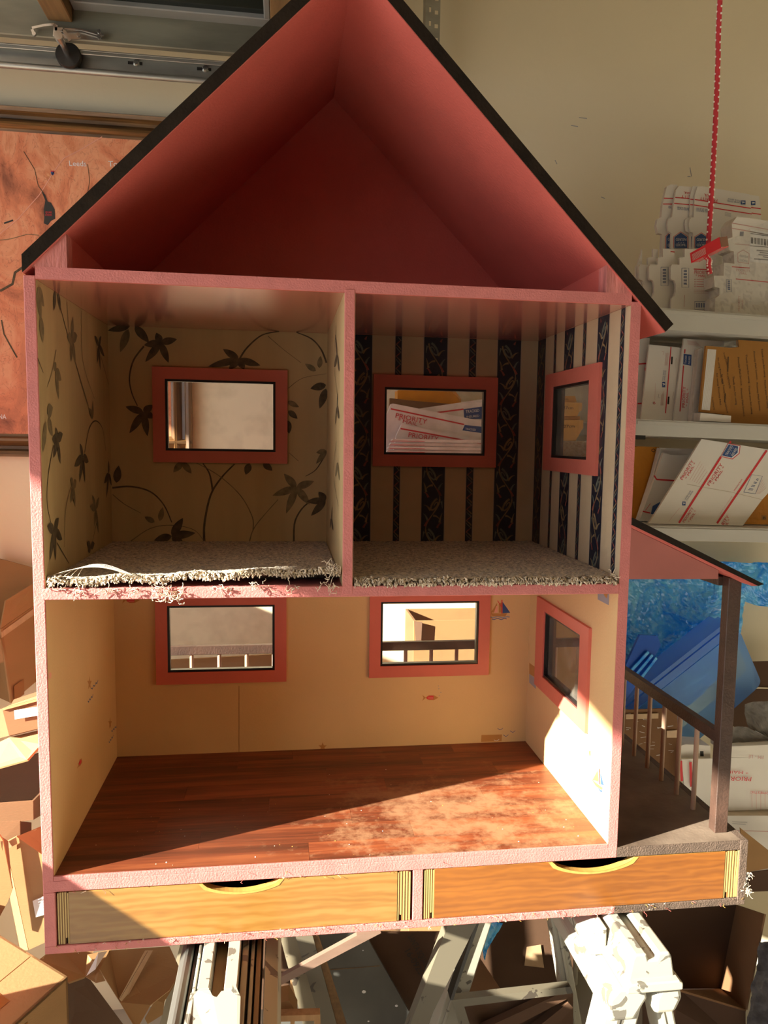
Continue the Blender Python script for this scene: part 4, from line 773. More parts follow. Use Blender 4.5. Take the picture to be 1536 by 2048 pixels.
def p_f3(mb, Y=.714):
    barcode(mb, 'c3', 527, 773, 582, 925, Y, True); barcode(mb, 'c3', 627, 1035, 742, 1098, Y); mb.lpx('c3', [(620, 780), (745, 784)], 6, Y, INKRED).tpx('c3', 622, 818, 742, 822, 24, Y, 'PRIORITY', INKRED).tpx('c3', 634, 842, 735, 846, 17, Y, '* MAIL *', INKRED)
    for i in range(4): mb.lpx('c3', [(642, 862 + 18 * i), (745, 864 + 18 * i)], 2.5, Y, INKRED).lpx('c3', [(625, 862 + 18 * i), (634, 862 + 18 * i)], 8, Y, INKFADE)
    for i in range(3): mb.lpx('c3', [(620, 945 + 12 * i), (740, 947 + 12 * i)], 2, Y, INKFADE)
    mb.lpx('c3', [(548, 985), (544, 1080)], 4, Y, INKFADE)
stepped(444, 800, .714, 'frontmost stepped flattened white box with two barcodes, below the red handle', p_f3)
wrp = thing('wrapped_box_bundle', 'bundle of flattened white boxes wrapped in clear film, right end of the top shelf', 'box bundle')
mb = M().sl('c3', [(790, 'b'), (790, 1010), (822, 985), (822, 930), (785, 920), (780, 850), (782, 832), (855, 832), (860, 730), (940, 738), (935, 640), (900, 632), (892, 600), (890, 540), (925, 528), (920, 430), (925, 415), (960, 368), (1215, 400), (1330, 410), (1330, 'b')], .665, .05, WCARD, z1, WEDGE); Y = .665
mb.lpx('c3', [(920, 418), (1215, 470)], 6, Y, INKFADE).lpx('c3', [(918, 458), (1215, 512)], 6, Y, INKFADE).lpx('c3', [(945, 583), (1060, 592)], 4, Y, INKFADE).ppx('c3', [(1065, 462), (1215, 495), (1215, 740), (1062, 720)], Y, INKWHITE).ppx('c3', [(985, 485), (1015, 485), (1012, 522), (983, 520)], Y, INKGREY)
for i in range(22):
    if i % 4 != 3: mb.lpx('c3', [(1072 + i * 6.5, 530 + i * .8), (1072 + i * 6.5, 578 + i)], 3.6, Y, INKBLK, 2)
mb.lpx('c3', [(1068, 500), (1210, 520)], 4, Y, INKBLK, 2).lpx('c3', [(1066, 597), (1210, 608)], 4, Y, INKBLK, 2)
for i, (a, b) in enumerate(((1115, 1210), (1140, 1210), (1130, 1210), (1165, 1210), (1095, 1210))): mb.lpx('c3', [(a, 632 + i * 17), (b, 640 + i * 17)], 8, Y, INKGREY, 2)
mb.lpx('c3', [(968, 725), (968, 655), (1010, 630), (1056, 658), (1054, 738), (968, 725)], 5, Y, INKFADE).tpx('c3', 1045, 678, 980, 668, 15, Y, 'INSURED', INKGREY).tpx('c3', 1045, 712, 980, 702, 15, Y, 'TRACKED', INKGREY)
mb.lpx('c3', [(920, 762), (1060, 772)], 6, Y, INKRED).tpx('c3', 952, 798, 1062, 806, 18, Y, 'PRIORITY', INKFADE).tpx('c3', 980, 822, 1038, 826, 16, Y, 'MAIL', INKFADE).lpx('c3', [(952, 858), (1215, 884)], 6, Y, INKRED).tpx('c3', 985, 1112, 985, 990, 18, Y, 'PRIORITY', INKFADE).tpx('c3', 1008, 1090, 1008, 1020, 16, Y, 'MAIL', INKFADE)
barcode(mb, 'c3', 878, 862, 918, 958, Y, True); mb.build('box_bundle', wrp)
def crumple(name, parent, k, quad, Y, m, amp=.006, nu=26, nv=26, f=28, label=None):
    a, b, c, e = [P(k, x, y, 1, Y) for x, y in quad]
    def fn(u, v):
        p = (a * (1 - u) + b * u) * (1 - v) + (e * (1 - u) + c * u) * v; q = p * f
        n = noise.noise(q) + .5 * abs(noise.noise(q * 2.3)) + .3 * abs(noise.noise(q * 5.1)); return p + V((noise.noise(q + V((9, 3, 1))) * amp * .6, -abs(n) * amp, noise.noise(q + V((2, 7, 5))) * amp * .6))
    return M().grid(fn, nu, nv, m, smooth=False).build(name, parent)
crumple('film_wrap', wrp, 'c3', [(800, 600), (1330, 340), (1330, 1160), (745, 1120)], .655, FILM, .007)
# ---- shelf two
z2 = zs2
G3 = 'white boxes standing on the middle shelf'
flat('flattened_mailing_box', 'glossy white box edges with red bands at the left end of the middle shelf', 'c3', [(178, 'b'), (186, 1520), (198, 1315), (275, 1275), (268, 'b')], .72, .05, z2, lambda mb: mb.lpx('c3', [(186, 1528), (250, 1524)], 10, .72, INKRED).lpx('c3', [(178, 1840), (230, 1836)], 10, .72, INKRED), grp=G3)
flat('flattened_mailing_box', 'plain white flattened box at the back of the middle shelf, left side', 'c3', [(250, 'b'), (280, 1275), (545, 1278), (545, 'b')], .77, .02, z2, lambda mb: mb.tpx('c3', 285, 1935, 430, 1940, 22, .77, '* MAIL *', INKRED), grp=G3)
def p_c(mb, Y=.70):
    mb.lpx('c3', [(441, 1393), (398, 1915)], 8, Y, INKRED).lpx('c3', [(450, 1470), (446, 1530)], 13, Y, INKBLK).lpx('c3', [(423, 1785), (419, 1845)], 13, Y, INKBLK); logo(mb, 'c3', 371, 1668, 396, 1712, Y)
    mb.tpx('c3', 392, 1660, 402, 1580, 10, Y, 'UNITED STATES', INKBLUE).tpx('c3', 378, 1658, 388, 1578, 8, Y, 'POSTAL SERVICE', INKBLUE).lpx('c3', [(370, 1430), (384, 1430), (381, 1455)], 2.5, Y, INKFADE).lpx('c3', [(345, 1765), (342, 1792), (357, 1794)], 2.5, Y, INKGREY)
    for i in range(5): mb.lpx('c3', [(392 + i * 5, 1540), (400 + i * 5, 1440)], 1.6, Y, INKFADE).lpx('c3', [(360 + i * 5, 1855), (366 + i * 5, 1770 - i * 8)], 1.6, Y, INKFADE)
    mb.lpx('c3', [(302, 1835), (310, 1826), (318, 1838), (308, 1846), (302, 1835)], 4, Y, INKRED).lpx('c3', [(314, 1810), (318, 1680)], 1.6, Y, INKFADE).lpx('c3', [(238, 1555), (236, 1580)], 5, Y, INKRED)
    for xx, yy in ((482, 1525), (460, 1790)): mb.lpx('c3', [(xx, yy - 45), (xx - 8, yy), (xx, yy + 45), (xx + 6, yy), (xx, yy - 45)], 1.6, Y, WEDGE)
flat('flattened_mailing_box', 'white flattened box with an upright red line and two black slots on the middle shelf', 'c3', [(230, 'b'), (270, 1375), (533, 1400), (488, 'b')], .70, .006, z2, p_c, grp=G3)
def p_d(mb, Y=.69):
    mb.lpx('c3', [(551, 1412), (549, 1445)], 9, Y, INKRED).lpx('c3', [(540, 1540), (512, 1902)], 9, Y, INKRED).ppx('c3', [(541, 1448), (603, 1456), (600, 1542), (537, 1530)], Y, INKBLUE).tpx('c3', 560, 1526, 565, 1462, 14, Y, 'TRACKED', INKWHITE).tpx('c3', 588, 1530, 592, 1466, 14, Y, 'INSURED', INKWHITE).tpx('c3', 549, 1870, 556, 1705, 24, Y, 'PRIORITY', INKRED).tpx('c3', 572, 1862, 580, 1722, 16, Y, '* MAIL *', INKRED)
    for i in range(6): mb.lpx('c3', [(568 + i, 1345 + i * 6), (640 + i * 6, 1352 + i * 6)], 1.6, Y, INKFADE)
flat('flattened_mailing_box', 'tall white flattened box with blue patch and sideways red lettering on the middle shelf', 'c3', [(488, 'b'), (533, 1402), (545, 1270), (554, 1262), (862, 1292), (862, 'b')], .69, .006, z2, p_d, grp=G3)
fw = thing('film_wrapped_stack', 'clear film around pale flattened boxes beside the brown board boxes', 'wrapped boxes')
M().sl('c3', [(632, 'b'), (660, 1410), (700, 1395), (950, 1400), (950, 'b')], .668, .02, WCARD, z2, WEDGE).build('box_stack', fw); crumple('film_wrap', fw, 'c3', [(625, 1410), (965, 1345), (985, 1430), (600, 1920)], .664, FILM, .006); crumple('film_wrap', fw, 'c3', [(700, 1390), (862, 1345), (965, 1345), (965, 1400)], .656, FILM, .008, 14, 10)
def p_g(mb, Y=.652):
    for c in range(7):
        x = 880 + c * 62; y = 1275 + (c * 97) % 120 - 140
        while y < 1960:
            x0, y0, x1, y1 = x, y, x + 26, y + 225
            if y0 > 1262 + 0 and y1 < 1965 and x0 > (985 if y0 < 1410 else 915): mb.tpx('c3', x0, y0, x1, y1, 14, Y, ('Thank you for using', 'Priority Mail Service.')[c % 2], INKBLK, 1)
            y += 245; x += 22
flat('kraft_mailing_box', 'wide brown flattened box printed with rows of black script, right of the middle shelf', 'c3', [(890, 'b'), (905, 1400), (975, 1395), (975, 1262), (1400, 1275), (1400, 'b')], .652, .01, z2, p_g, KRAFT)
def p_k(mb, Y=.640):
    mb.ppx('c3', [(682, 1888), (730, 1410), (798, 1415), (747, 1893)], Y, INKWHITE)
    for i in range(9): mb.lpx('c3', [(738 + i * 7, 1414), (688 + i * 7, 1888)], 1.6, Y, WEDGE, 2)
    for x, y, x1, y1 in ((805, 1480, 838, 1680), (850, 1440, 885, 1560), (795, 1600, 825, 1850), (835, 1610, 862, 1800), (880, 1600, 900, 1720), (760, 1790, 775, 1890), (862, 1830, 880, 1915)): mb.tpx('c3', x, y, x1, y1, 13, Y, 'for using Priority Mail', INKBLK, 2)
    for x in (892, 868): mb.lpx('c3', [(x, 1470 + (892 - x) * 12), (x - 3, 1590 + (892 - x) * 10)], 6, Y, INKBLK, 2)
flat('kraft_mailing_box', 'brown flattened box with a white ribbed adhesive strip on the middle shelf', 'c3', [(668, 1905), (718, 1385), (908, 1400), (903, 1930)], .640, .008, z2, p_k, KRAFT)
flat('flattened_mailing_box', 'white box edge lying under the brown board box on the middle shelf', 'c3', [(668, 'b'), (674, 1912), (915, 1936), (915, 'b')], .630, .03, z2, None, grp=None)
# ---- shelf three
z3 = zs3
flat('bubble_mailer', 'golden bubble mailer standing at the left end of the bottom shelf', 'c4', [(130, 'b'), (150, 245), (160, 225), (185, 215), (362, 222), (330, 450), (262, 'b')], .76, .025, z3, lambda mb: mb.lpx('c4', [(300, 245), (315, 235), (330, 248), (318, 262), (302, 255), (300, 245)], 5, .76, INKBLK).tpx('c4', 345, 246, 362, 246, 14, .76, 'B', INKBLK), MAILER, 'mailer')
def p_h(mb, Y=.722): mb.lpx('c4', [(320, 455), (342, 487), (490, 497)], 12, Y, INKRED).lpx('c4', [(228, 748), (290, 762)], 10, Y, INKRED).ppx('c4', [(293, 770), (308, 705), (366, 672), (378, 682), (345, 772)], Y, INKBLUE).lpx('c4', [(250, 740), (290, 684)], 4, Y, INKRED)
flat('mailing_box_stack', 'leaning white box with a blue shield, behind the big printed box on the bottom shelf', 'c4', [(205, 'b'), (320, 440), (372, 228), (650, 236), (610, 430), (500, 600), (385, 'b')], .735, .02, z3, None)
flat('mailing_box_stack', 'thin white box with red band leaning left of the big printed box', 'c4', [(215, 'b'), (330, 470), (395, 270), (440, 272), (450, 288), (618, 292), (540, 470), (360, 'b')], .722, .010, z3, p_h)
def p_i(mb, Y=.66):
    mb.lpx('c4', [(868, 302), (524, 843)], 17, Y, INKRED).lpx('c4', [(1243, 248), (836, 846)], 17, Y, INKRED).lpx('c4', [(948, 172), (938, 196)], 16, Y, INKRED)
    mb.ppx('c4', [(925, 188), (1028, 210), (1020, 275), (962, 323), (864, 300)], Y, INKRED, 1).ppx('c4', [(927, 194), (1022, 214), (1014, 272), (960, 316), (870, 296)], Y, INKWHITE, 2).ppx('c4', [(932, 200), (1008, 216), (1004, 268), (955, 308), (876, 290)], Y, INKBLUE, 3)
    mb.tpx('c4', 914, 294, 962, 214, 20, Y, 'TRACKED', INKWHITE, 4).tpx('c4', 962, 298, 1000, 236, 20, Y, 'INSURED', INKWHITE, 4).tpx('c4', 942, 282, 972, 228, 8, Y, '* * *', INKWHITE, 4)
    for x0, y0, x1, y1, h in ((552, 493, 645, 337, 24), (772, 541, 884, 366, 26), (568, 843, 645, 724, 22)): mb.tpx('c4', x0, y0, x1, y1, h, Y, 'PRIORITY', INKRED)
    for x0, y0, x1, y1 in ((588, 487, 664, 356), (812, 532, 900, 388), (612, 842, 668, 748)): mb.tpx('c4', x0, y0, x1, y1, 20, Y, '* MAIL *', INKRED)
    mb.tpx('c4', 888, 862, 935, 790, 24, Y, 'RITY', INKRED).tpx('c4', 918, 862, 944, 820, 20, Y, 'IL *', INKRED); logo(mb, 'c4', 550, 668, 578, 700, Y); mb.tpx('c4', 575, 655, 622, 582, 10, Y, 'UNITED STATES', INKBLUE).tpx('c4', 590, 660, 640, 585, 10, Y, 'POSTAL SERVICE', INKBLUE).tpx('c4', 978, 583, 1044, 488, 11, Y, 'MAILING BOX', INKRED).tpx('c4', 860, 772, 960, 626, 8, Y, 'VISIT US ONLINE', INKFADE)
    mb.lpx('c4', [(1055, 592), (1120, 448), (1208, 460), (1150, 604), (1055, 592)], 3, Y, INKBLUE)
    for i in range(12):
        if i % 3 != 2: mb.lpx('c4', [(1092 + i * 7, 570 - i * 9), (1128 + i * 5, 575 - i * 9)], 4, Y, INKBLUE)
    for j in range(5): mb.lpx('c4', [(612 + j * 18, 492 + j * 8), (700 + j * 14, 340 + j * 20)], 2, Y, INKFADE).lpx('c4', [(1150 + j * 8, 605), (1210 + j * 7, 490 + j * 16)], 1.6, Y, INKFADE)
    mb.lpx('c4', [(440, 830), (528, 722)], 2, Y, INKFADE).lpx('c4', [(590, 525), (690, 545), (950, 590), (1205, 652)], 3, Y, WEDGE)
flat('large_mailing_box', 'big leaning white flattened box with diagonal red stripes on the bottom shelf', 'c4', [(268, 'b'), (290, 828), (712, 124), (1245, 240), (1400, 300), (1400, 560), (1262, 590), (1205, 652), (1050, 'b')], .66, .007, z3, p_i)
flat('bubble_mailer', 'golden bubble mailer lying behind the big printed box at the right', 'c4', [(1000, 'b'), (1110, 780), (1190, 640), (1400, 520), (1400, 'b')], .70, .02, z3, lambda mb: mb.ppx('c4', [(1200, 780), (1240, 782), (1240, 820), (1200, 818)], .7, INKTAN).tpx('c4', 1210, 812, 1232, 812, 20, .7, 'B', INKBLK), MAILER, 'mailer')
# ================================================================ WALL SHELF BEHIND THE HOUSE AND WHAT LIES ON IT
ws = thing('wall_shelf', 'white wall shelf behind the dollhouse carrying mailers', 'shelf'); ZW = .6705
M().box((.40, .76, ZW - .018), (1.07, YW - .001, ZW), RESIN).build('shelf_board', ws, .002)
for x in (.44, .80): M().prism([(x, YW - .001, ZW - .018), (x, .80, ZW - .018), (x, YW - .001, ZW - .07)], (.012, 0, 0), RESIN).build('shelf_bracket', ws)
MG = 'white bubble mailers piled behind the dollhouse'
def mailer(lab, pts, Y, prn=None, m=WMAILER, name='bubble_mailer', th=.05, k='wr', cat='mailer', zb=ZW + .0005):
    mb = M().sl(k, pts, Y, th, m, zb)
    if prn: prn(mb)
    return tag(mb.build(name, None, .003, 2), lab, cat)
mailer('golden bubble mailer on top of the pile behind the striped room window', [(290, 'b'), (285, 548), (330, 530), (560, 535), (600, 590), (600, 'b')], .90, None, MAILER)
mailer('folded grey cardboard sleeve in the mailer pile behind the window', [(240, 'b'), (248, 585), (380, 600), (600, 618), (600, 'b')], .875, None, CARD[2], 'cardboard_sleeve', .02, cat='cardboard')
mailer('uppermost white bubble mailer with blue shield, behind the striped room window', [(370, 'b'), (372, 640), (712, 590), (712, 'b')], .85, lambda mb: (mb.lpx('wr', [(380, 670), (612, 640)], 7, .85, INKRED), mb.ppx('wr', [(612, 640), (712, 626), (712, 688), (616, 690)], .85, INKBLUE), mb.tpx('wr', 624, 660, 690, 652, 14, .85, 'TRACKED', INKWHITE), mb.tpx('wr', 628, 684, 690, 678, 11, .85, 'INSURED', INKWHITE)), th=.02)
mailer('white bubble mailer with red lettering sloping down, middle of the window pile', [(226, 'b'), (228, 680), (252, 615), (262, 612), (712, 700), (712, 'b')], .83, lambda mb: (mb.lpx('wr', [(252, 638), (615, 716)], 7, .83, INKRED), mb.ppx('wr', [(618, 718), (712, 728), (712, 760), (606, 745)], .83, INKBLUE), mb.tpx('wr', 620, 742, 672, 748, 10, .83, 'TRACKED', INKWHITE), mb.tpx('wr', 274, 682, 428, 714, 24, .83, 'PRIORITY', INKRED), mb.tpx('wr', 284, 702, 405, 728, 17, .83, '* MAIL *', INKRED)), th=.015)
mailer('white bubble mailer lower in the window pile with half hidden lettering', [(262, 'b'), (280, 770), (306, 714), (712, 795), (712, 'b')], .81, lambda mb: (mb.lpx('wr', [(300, 736), (712, 812)], 7, .81, INKRED), mb.tpx('wr', 338, 778, 486, 800, 24, .81, 'PRIORITY', INKRED)), th=.015)
for i, (y, c) in enumerate(((787, 0), (806, 1), (824, 2), (842, 3))):
    mailer('%s of the white mailers lying flat at the bottom of the window pile' % ('topmost', 'second', 'third', 'lowest')[i], [(226 + 9 * (3 - i), y + (14 if i < 3 else 40)), (236 + 9 * (3 - i), y), (712, y + 6), (712, y + (22 if i < 3 else 40))], .775 + .004 * (i % 2), lambda mb, y=y: mb.lpx('wr', [(245, y + 11), (420, y + 12)], 2.5, .775, INKRED), th=.022)
crumple('clear_bag', None, 'wr', [(545, 545), (720, 548), (720, 610), (600, 612)], .80, FILM, .006, 10, 8)
bpy.data.objects['clear_bag'].parent = ws; bpy.data.objects['clear_bag'].name = 'film_scrap'
KG = 'kraft book boxes beyond the side window'
def kb(lab, pts, Y, t=None):
    mb = M().sl('su', pts, Y, .08, KGOLD)
    if t: mb.tpx('su', *t, INKBLK)
    return tag(mb.build('kraft_box', None, .001), lab, 'box', KG)
kb('topmost small kraft box beyond the upper side window', [(380, 740), (380, 645), (630, 645), (655, 740)], .830, (380, 705, 520, 705, 24, .830, '27cm'))
kb('kraft box second from the top beyond the upper side window', [(330, 960), (330, 735), (745, 752), (737, 870), (690, 905), (668, 960)], .820, (330, 850, 600, 855, 44, .820, '27x27cm'))
kb('thin kraft box third from the top beyond the upper side window', [(330, 1021), (330, 961), (708, 964), (708, 1021)], .825)
kb('lowest kraft box with size lettering beyond the upper side window', [(330, 1352), (330, 1023), (762, 1026), (760, 1150), (740, 1175), (640, 1352)], .815, (330, 1148, 622, 1143, 44, .815, '27x27cm'))
bag = thing('wrapped_parcel', 'cream parcel in clear film under the kraft boxes by the side window', 'parcel')
M().sl('su', [(330, 'b'), (330, 1356), (900, 1362), (960, 1362), (960, 'b')], .812, .09, CARD[1], ZW + .0005).build('parcel_body', bag); crumple('film_wrap', bag, 'su', [(330, 1358), (950, 1362), (950, 1640), (330, 1640)], .806, FILM, .006)
# ================================================================ BLUE PLASTIC AND TOTE BEHIND THE PORCH
bp_ = thing('blue_bag', 'big crumpled translucent blue plastic bag behind the porch', 'plastic bag')
crumple('bag_front', bp_, 'p', [(1180, 1110), (1500, 1125), (1470, 1330), (1200, 1560)], .928, BLUEF, .017, 90, 90, 15); crumple('bag_top', bp_, 'p', [(1440, 1128), (1560, 1120), (1560, 1222), (1430, 1190)], .925, BLUEF, .015, 40, 26, 16)
tt = thing('storage_tote', 'frosted translucent storage tote tipped on its corner beside the blue bag', 'tote')
ta, tb, tc_, td = [P('p', x, y, 1, Y) for x, y, Y in ((1262, 1428, .80), (1478, 1258, .80), (1524, 1368, .80), (1374, 1500, .80))]
bkv = V((.015, .095, .01)); tm = M()
def rquad(pts, r=.18, n=5):
    out = []; N_ = len(pts)
    for i in range(N_):
        p, a, b = pts[i], pts[i - 1], pts[(i + 1) % N_]; pa = p + (a - p) * r; pb = p + (b - p) * r
        for k in range(n + 1): t = k / n; out.append(pa * (1 - t) ** 2 + p * 2 * t * (1 - t) + pb * t * t)
    return out
ring0 = rquad([ta, tb, tc_, td], .10); n_ = len(ring0); cen = sum(ring0, V((0, 0, 0))) / n_
tm.add(ring0 + [p + bkv for p in ring0], [(i, (i + 1) % n_, (i + 1) % n_ + n_, i + n_) for i in range(n_)], TOTE); tm.add(ring0, [tuple(range(n_))], TOTE); tm.build('tote_body', tt)
e1, e2 = at(1255, 1432, 1, .785), at(1470, 1262, 1, .785); up = V((-.012, 0, .016)); M().prism([e1, e2, e2 + up, e1 + up], (0, .11, 0), TOTE).build('tote_rim', tt, .002)
M().prism([e1 + up * 1.2, e2 + up * 1.2, e2 + up * 1.7, e1 + up * 1.7], (0, .05, 0), TOTE).build('tote_lid', tt, .002)
bt = thing('blue_tray', 'deep blue plastic tray corner lying in the blue bag', 'tray')
M().sl('p', [(1245, 1345), (1280, 1270), (1315, 1272), (1322, 1290), (1300, 1330), (1252, 1400)], .772, .010, BLUEPL).build('tray_wall', bt, .003)
for i in range(3): M().sl('p', [(1250 + 12 * i, 1352 + 6 * i), (1296 + 8 * i, 1302 + 6 * i), (1299 + 8 * i, 1306 + 6 * i), (1252 + 12 * i, 1357 + 6 * i)], .764, .004, BLUEF).build('tray_rib', bt)
# ================================================================ CARTONS
def q3(k, l): return [P(k, x, y, 1, Y) for x, y, Y in l]
def plate(mb, pts, th, m): 
    n = V((0, 0, 0)); c = pts[0]
    for i in range(1, len(pts) - 1): n += (pts[i] - c).cross(pts[i + 1] - c)
    n.normalize()
    if n.dot(CAM_LOC - c) > 0: n = -n
    return mb.prism(pts, n * th, m)
def carton(name, lab, k, faces, mi, th=.004, cat='box', grp=None, extra=None):
    """faces: list of (part name, [(px,py,Y)...], material index or material)"""
    t = thing(name, lab, cat, grp)
    for nm, l, mm in faces: plate(M(), q3(k, l), th, CARD[mm] if isinstance(mm, int) else mm).build(nm, t)
    if extra: extra(t)
    return t
def tapeq(t, k, pts, m=TAPE, nm='packing_tape', off=.0012):
    q = q3(k, pts); n = V((0, 0, 0))
    for i in range(1, len(q) - 1): n += (q[i] - q[0]).cross(q[i + 1] - q[0])
    n.normalize(); n = -n if n.dot(CAM_LOC - q[0]) < 0 else n
    o = M(); o.add([p + n * off for p in q], [tuple(range(len(q)))], m); return o.build(nm, t)
# left side
def ex1(t): tapeq(t, 'cl', [(5, 560, .779), (232, 396, .876), (233, 440, .877), (8, 600, .780)], TAPEC); tapeq(t, 'cl', [(92, 930, .812), (160, 880, .842), (162, 985, .846), (96, 1030, .816)])
carton('cardboard_box', 'upright cardboard box with a raised flap beside the left wall of the dollhouse', 'cl', [('front_panel', [(5, 540, .78), (250, 368, .885), (262, 885, .89), (75, 1045, .81)], 1), ('side_panel', [(5, 540, .78), (75, 1045, .81), (-70, 980, .93), (-120, 520, .93)], 0),
    ('flap', [(5, 536, .778), (40, 345, .82), (250, 215, .89), (250, 366, .884)], 1), ('flap', [(-80, 40, .955), (260, 130, .955), (260, 235, .955), (-80, 300, .955)], 0), ('back_panel', [(-80, 300, .955), (262, 232, .955), (262, 900, .957), (-80, 950, .955)], 0), ('flap', [(-80, 560, .78), (4, 610, .777), (22, 760, .74), (-80, 800, .74)], 1)], 1, extra=ex1)
def ex2(t):
    tapeq(t, 'cl', [(97, 1094, .5245), (262, 1066, .5245), (266, 1128, .5245), (102, 1155, .5245)], WCARD, 'shipping_label'); b = M()
    for i in range(16):
        if i % 4 != 3: b.lpx('cl', [(130 + i * 5.2, 1092 - i), (130 + i * 5.2, 1120 - i)], 3, .5225, INKGREY)
    b.lpx('cl', [(130, 1132), (210, 1118)], 2.5, .5225, INKGREY).lpx('cl', [(150, 1141), (200, 1132)], 2.5, .5225, INKGREY); tag(b.build('barcode', t), kind='stuff')
carton('cardboard_box', 'small brown cardboard box with a white barcode label left of the dollhouse', 'cl', [('front_panel', [(15, 1082, .53), (275, 1012, .53), (280, 1215, .53), (62, 1268, .53)], 2), ('side_panel', [(15, 1082, .53), (62, 1268, .53), (-60, 1300, .66), (-90, 1120, .66)], 2), ('flap', [(15, 1082, .526), (75, 1056, .59), (275, 988, .59), (275, 1013, .526)], 1), ('flap', [(75, 1054, .596), (275, 986, .596), (275, 960, .64), (95, 1020, .64)], 2), ('bottom_panel', [(66, 1258, .536), (280, 1205, .536), (280, 1180, .64), (66, 1222, .64)], 2)], 2, extra=ex2)
carton('cardboard_box', 'open dark cardboard box with one wide pale flap left of the dollhouse', 'cl', [('flap', [(-60, 1338, .62), (62, 1280, .55), (285, 1226, .55), (285, 1320, .48), (185, 1432, .46), (-60, 1500, .50)], 1), ('back_panel', [(-60, 1480, .70), (300, 1380, .70), (300, 1760, .72), (-60, 1760, .72)], 3), ('front_panel', [(-60, 1735, .52), (226, 1714, .52), (228, 1842, .522), (-60, 1880, .522)], 2), ('side_panel', [(228, 1714, .526), (300, 1640, .66), (300, 1800, .66), (230, 1842, .528)], 2)], 2)
carton('cardboard_box', 'low dark brown cardboard box edge below the open box on the left', 'cl', [('front_panel', [(-60, 1862, .47), (136, 1852, .47), (138, 1975, .472), (-60, 2080, .472)], 2), ('side_panel', [(138, 1852, .476), (215, 1860, .515), (215, 2000, .515), (140, 1975, .478)], 3)], 2)
def ex6(t):
    tapeq(t, 'cb', [(42, 314, .425), (118, 270, .425), (128, 318, .427), (62, 352, .427)], TAPEC); lb = tapeq(t, 'cb', [(240, 735, .432), (345, 690, .432), (350, 830, .434), (262, 855, .434)], WCARD, 'shipping_label')
    b = M()
    for x, y, w_ in ((275, 730, 40), (280, 748, 36), (284, 768, 20), (300, 826, 26), (312, 790, 14)): b.lpx('cb', [(x, y), (x + w_, y - w_ * .35)], 6, .429, INKGREY)
    tag(b.build('label_print', t), kind='stuff')
carton('cardboard_box', 'tall tan cardboard box with white label leaning at the lower left corner of the dollhouse', 'cb', [('front_panel', [(40, 310, .43), (120, 268, .43), (345, 425, .43), (345, 1035, .44), (210, 1097, .44)], 1), ('inner_panel', [(124, 266, .437), (300, 192, .50), (350, 175, .50), (350, 425, .437)], 1), ('side_panel', [(38, 314, .436), (206, 1097, .446), (150, 1105, .462), (-5, 330, .462)], 0)], 1, extra=ex6)
carton('cardboard_box', 'rounded golden brown cardboard flap at the left edge above the corner box', 'cb', [('front_panel', [(-60, 240, .33), (0, 262, .33), (22, 300, .33), (90, 650, .33), (60, 740, .33), (-60, 960, .33)], 0), ('side_panel', [(2, 262, .335), (60, 300, .37), (70, 420, .40), (90, 650, .335), (22, 300, .33)], 2), ('back_panel', [(-60, 240, .41), (40, 300, .41), (60, 700, .41), (-60, 940, .41)], 2)], 0)
# corner box, bottom left: top seen from above
cbx = thing('cardboard_box', 'big taped cardboard box in the bottom left corner of the picture', 'box')
R0 = at(135, 1953, 2, -.10); u_ = at(0, 1870, 2, -.085) - R0; w_ = at(30, 2048, 2, -.10) - R0; u_ = u_ * 2.0; w_ = w_ * 2.6; dn_ = V((0, 0, -.66))
M().prism([R0, R0 + u_ * .25, R0 + u_ * .25 + w_, R0 + w_], (0, 0, -.004), CARD[1]).build('top_flap', cbx); M().prism([R0 + u_ * .255, R0 + u_, R0 + u_ + w_, R0 + u_ * .255 + w_], (0, 0, -.004), CARD[1]).build('top_flap', cbx)
M().prism([R0, R0 + w_, R0 + w_ + dn_, R0 + dn_], u_.normalized() * .004, CARD[0]).build('side_panel', cbx); M().prism([R0, R0 + u_, R0 + u_ + dn_, R0 + dn_], w_.normalized() * .004, CARD[0]).build('side_panel', cbx); M().prism([R0 + w_, R0 + u_ + w_, R0 + u_ + w_ + dn_, R0 + w_ + dn_], -w_.normalized() * .004, CARD[0]).build('side_panel', cbx); M().prism([R0 + u_, R0 + u_ + w_, R0 + u_ + w_ + dn_, R0 + u_ + dn_], -u_.normalized() * .004, CARD[0]).build('side_panel', cbx)
for a0_, a1_, b0_, b1_ in ((.12, .42, .30, .62), (.50, .95, .10, .26)): o = M(); o.add([R0 + u_ * a + w_ * b + V((0, 0, .0008)) for a, b in ((a0_, b0_), (a1_, b0_), (a1_, b1_), (a0_, b1_))], [(0, 1, 2, 3)], TAPE); o.build('packing_tape', cbx)
o = M(); o.add([R0 + w_ * b + dn_ * c - u_.normalized() * .0008 for b, c in ((.3, .02), (.5, .02), (.5, .3), (.3, .3))], [(0, 1, 2, 3)], TAPE); o.build('packing_tape', cbx)
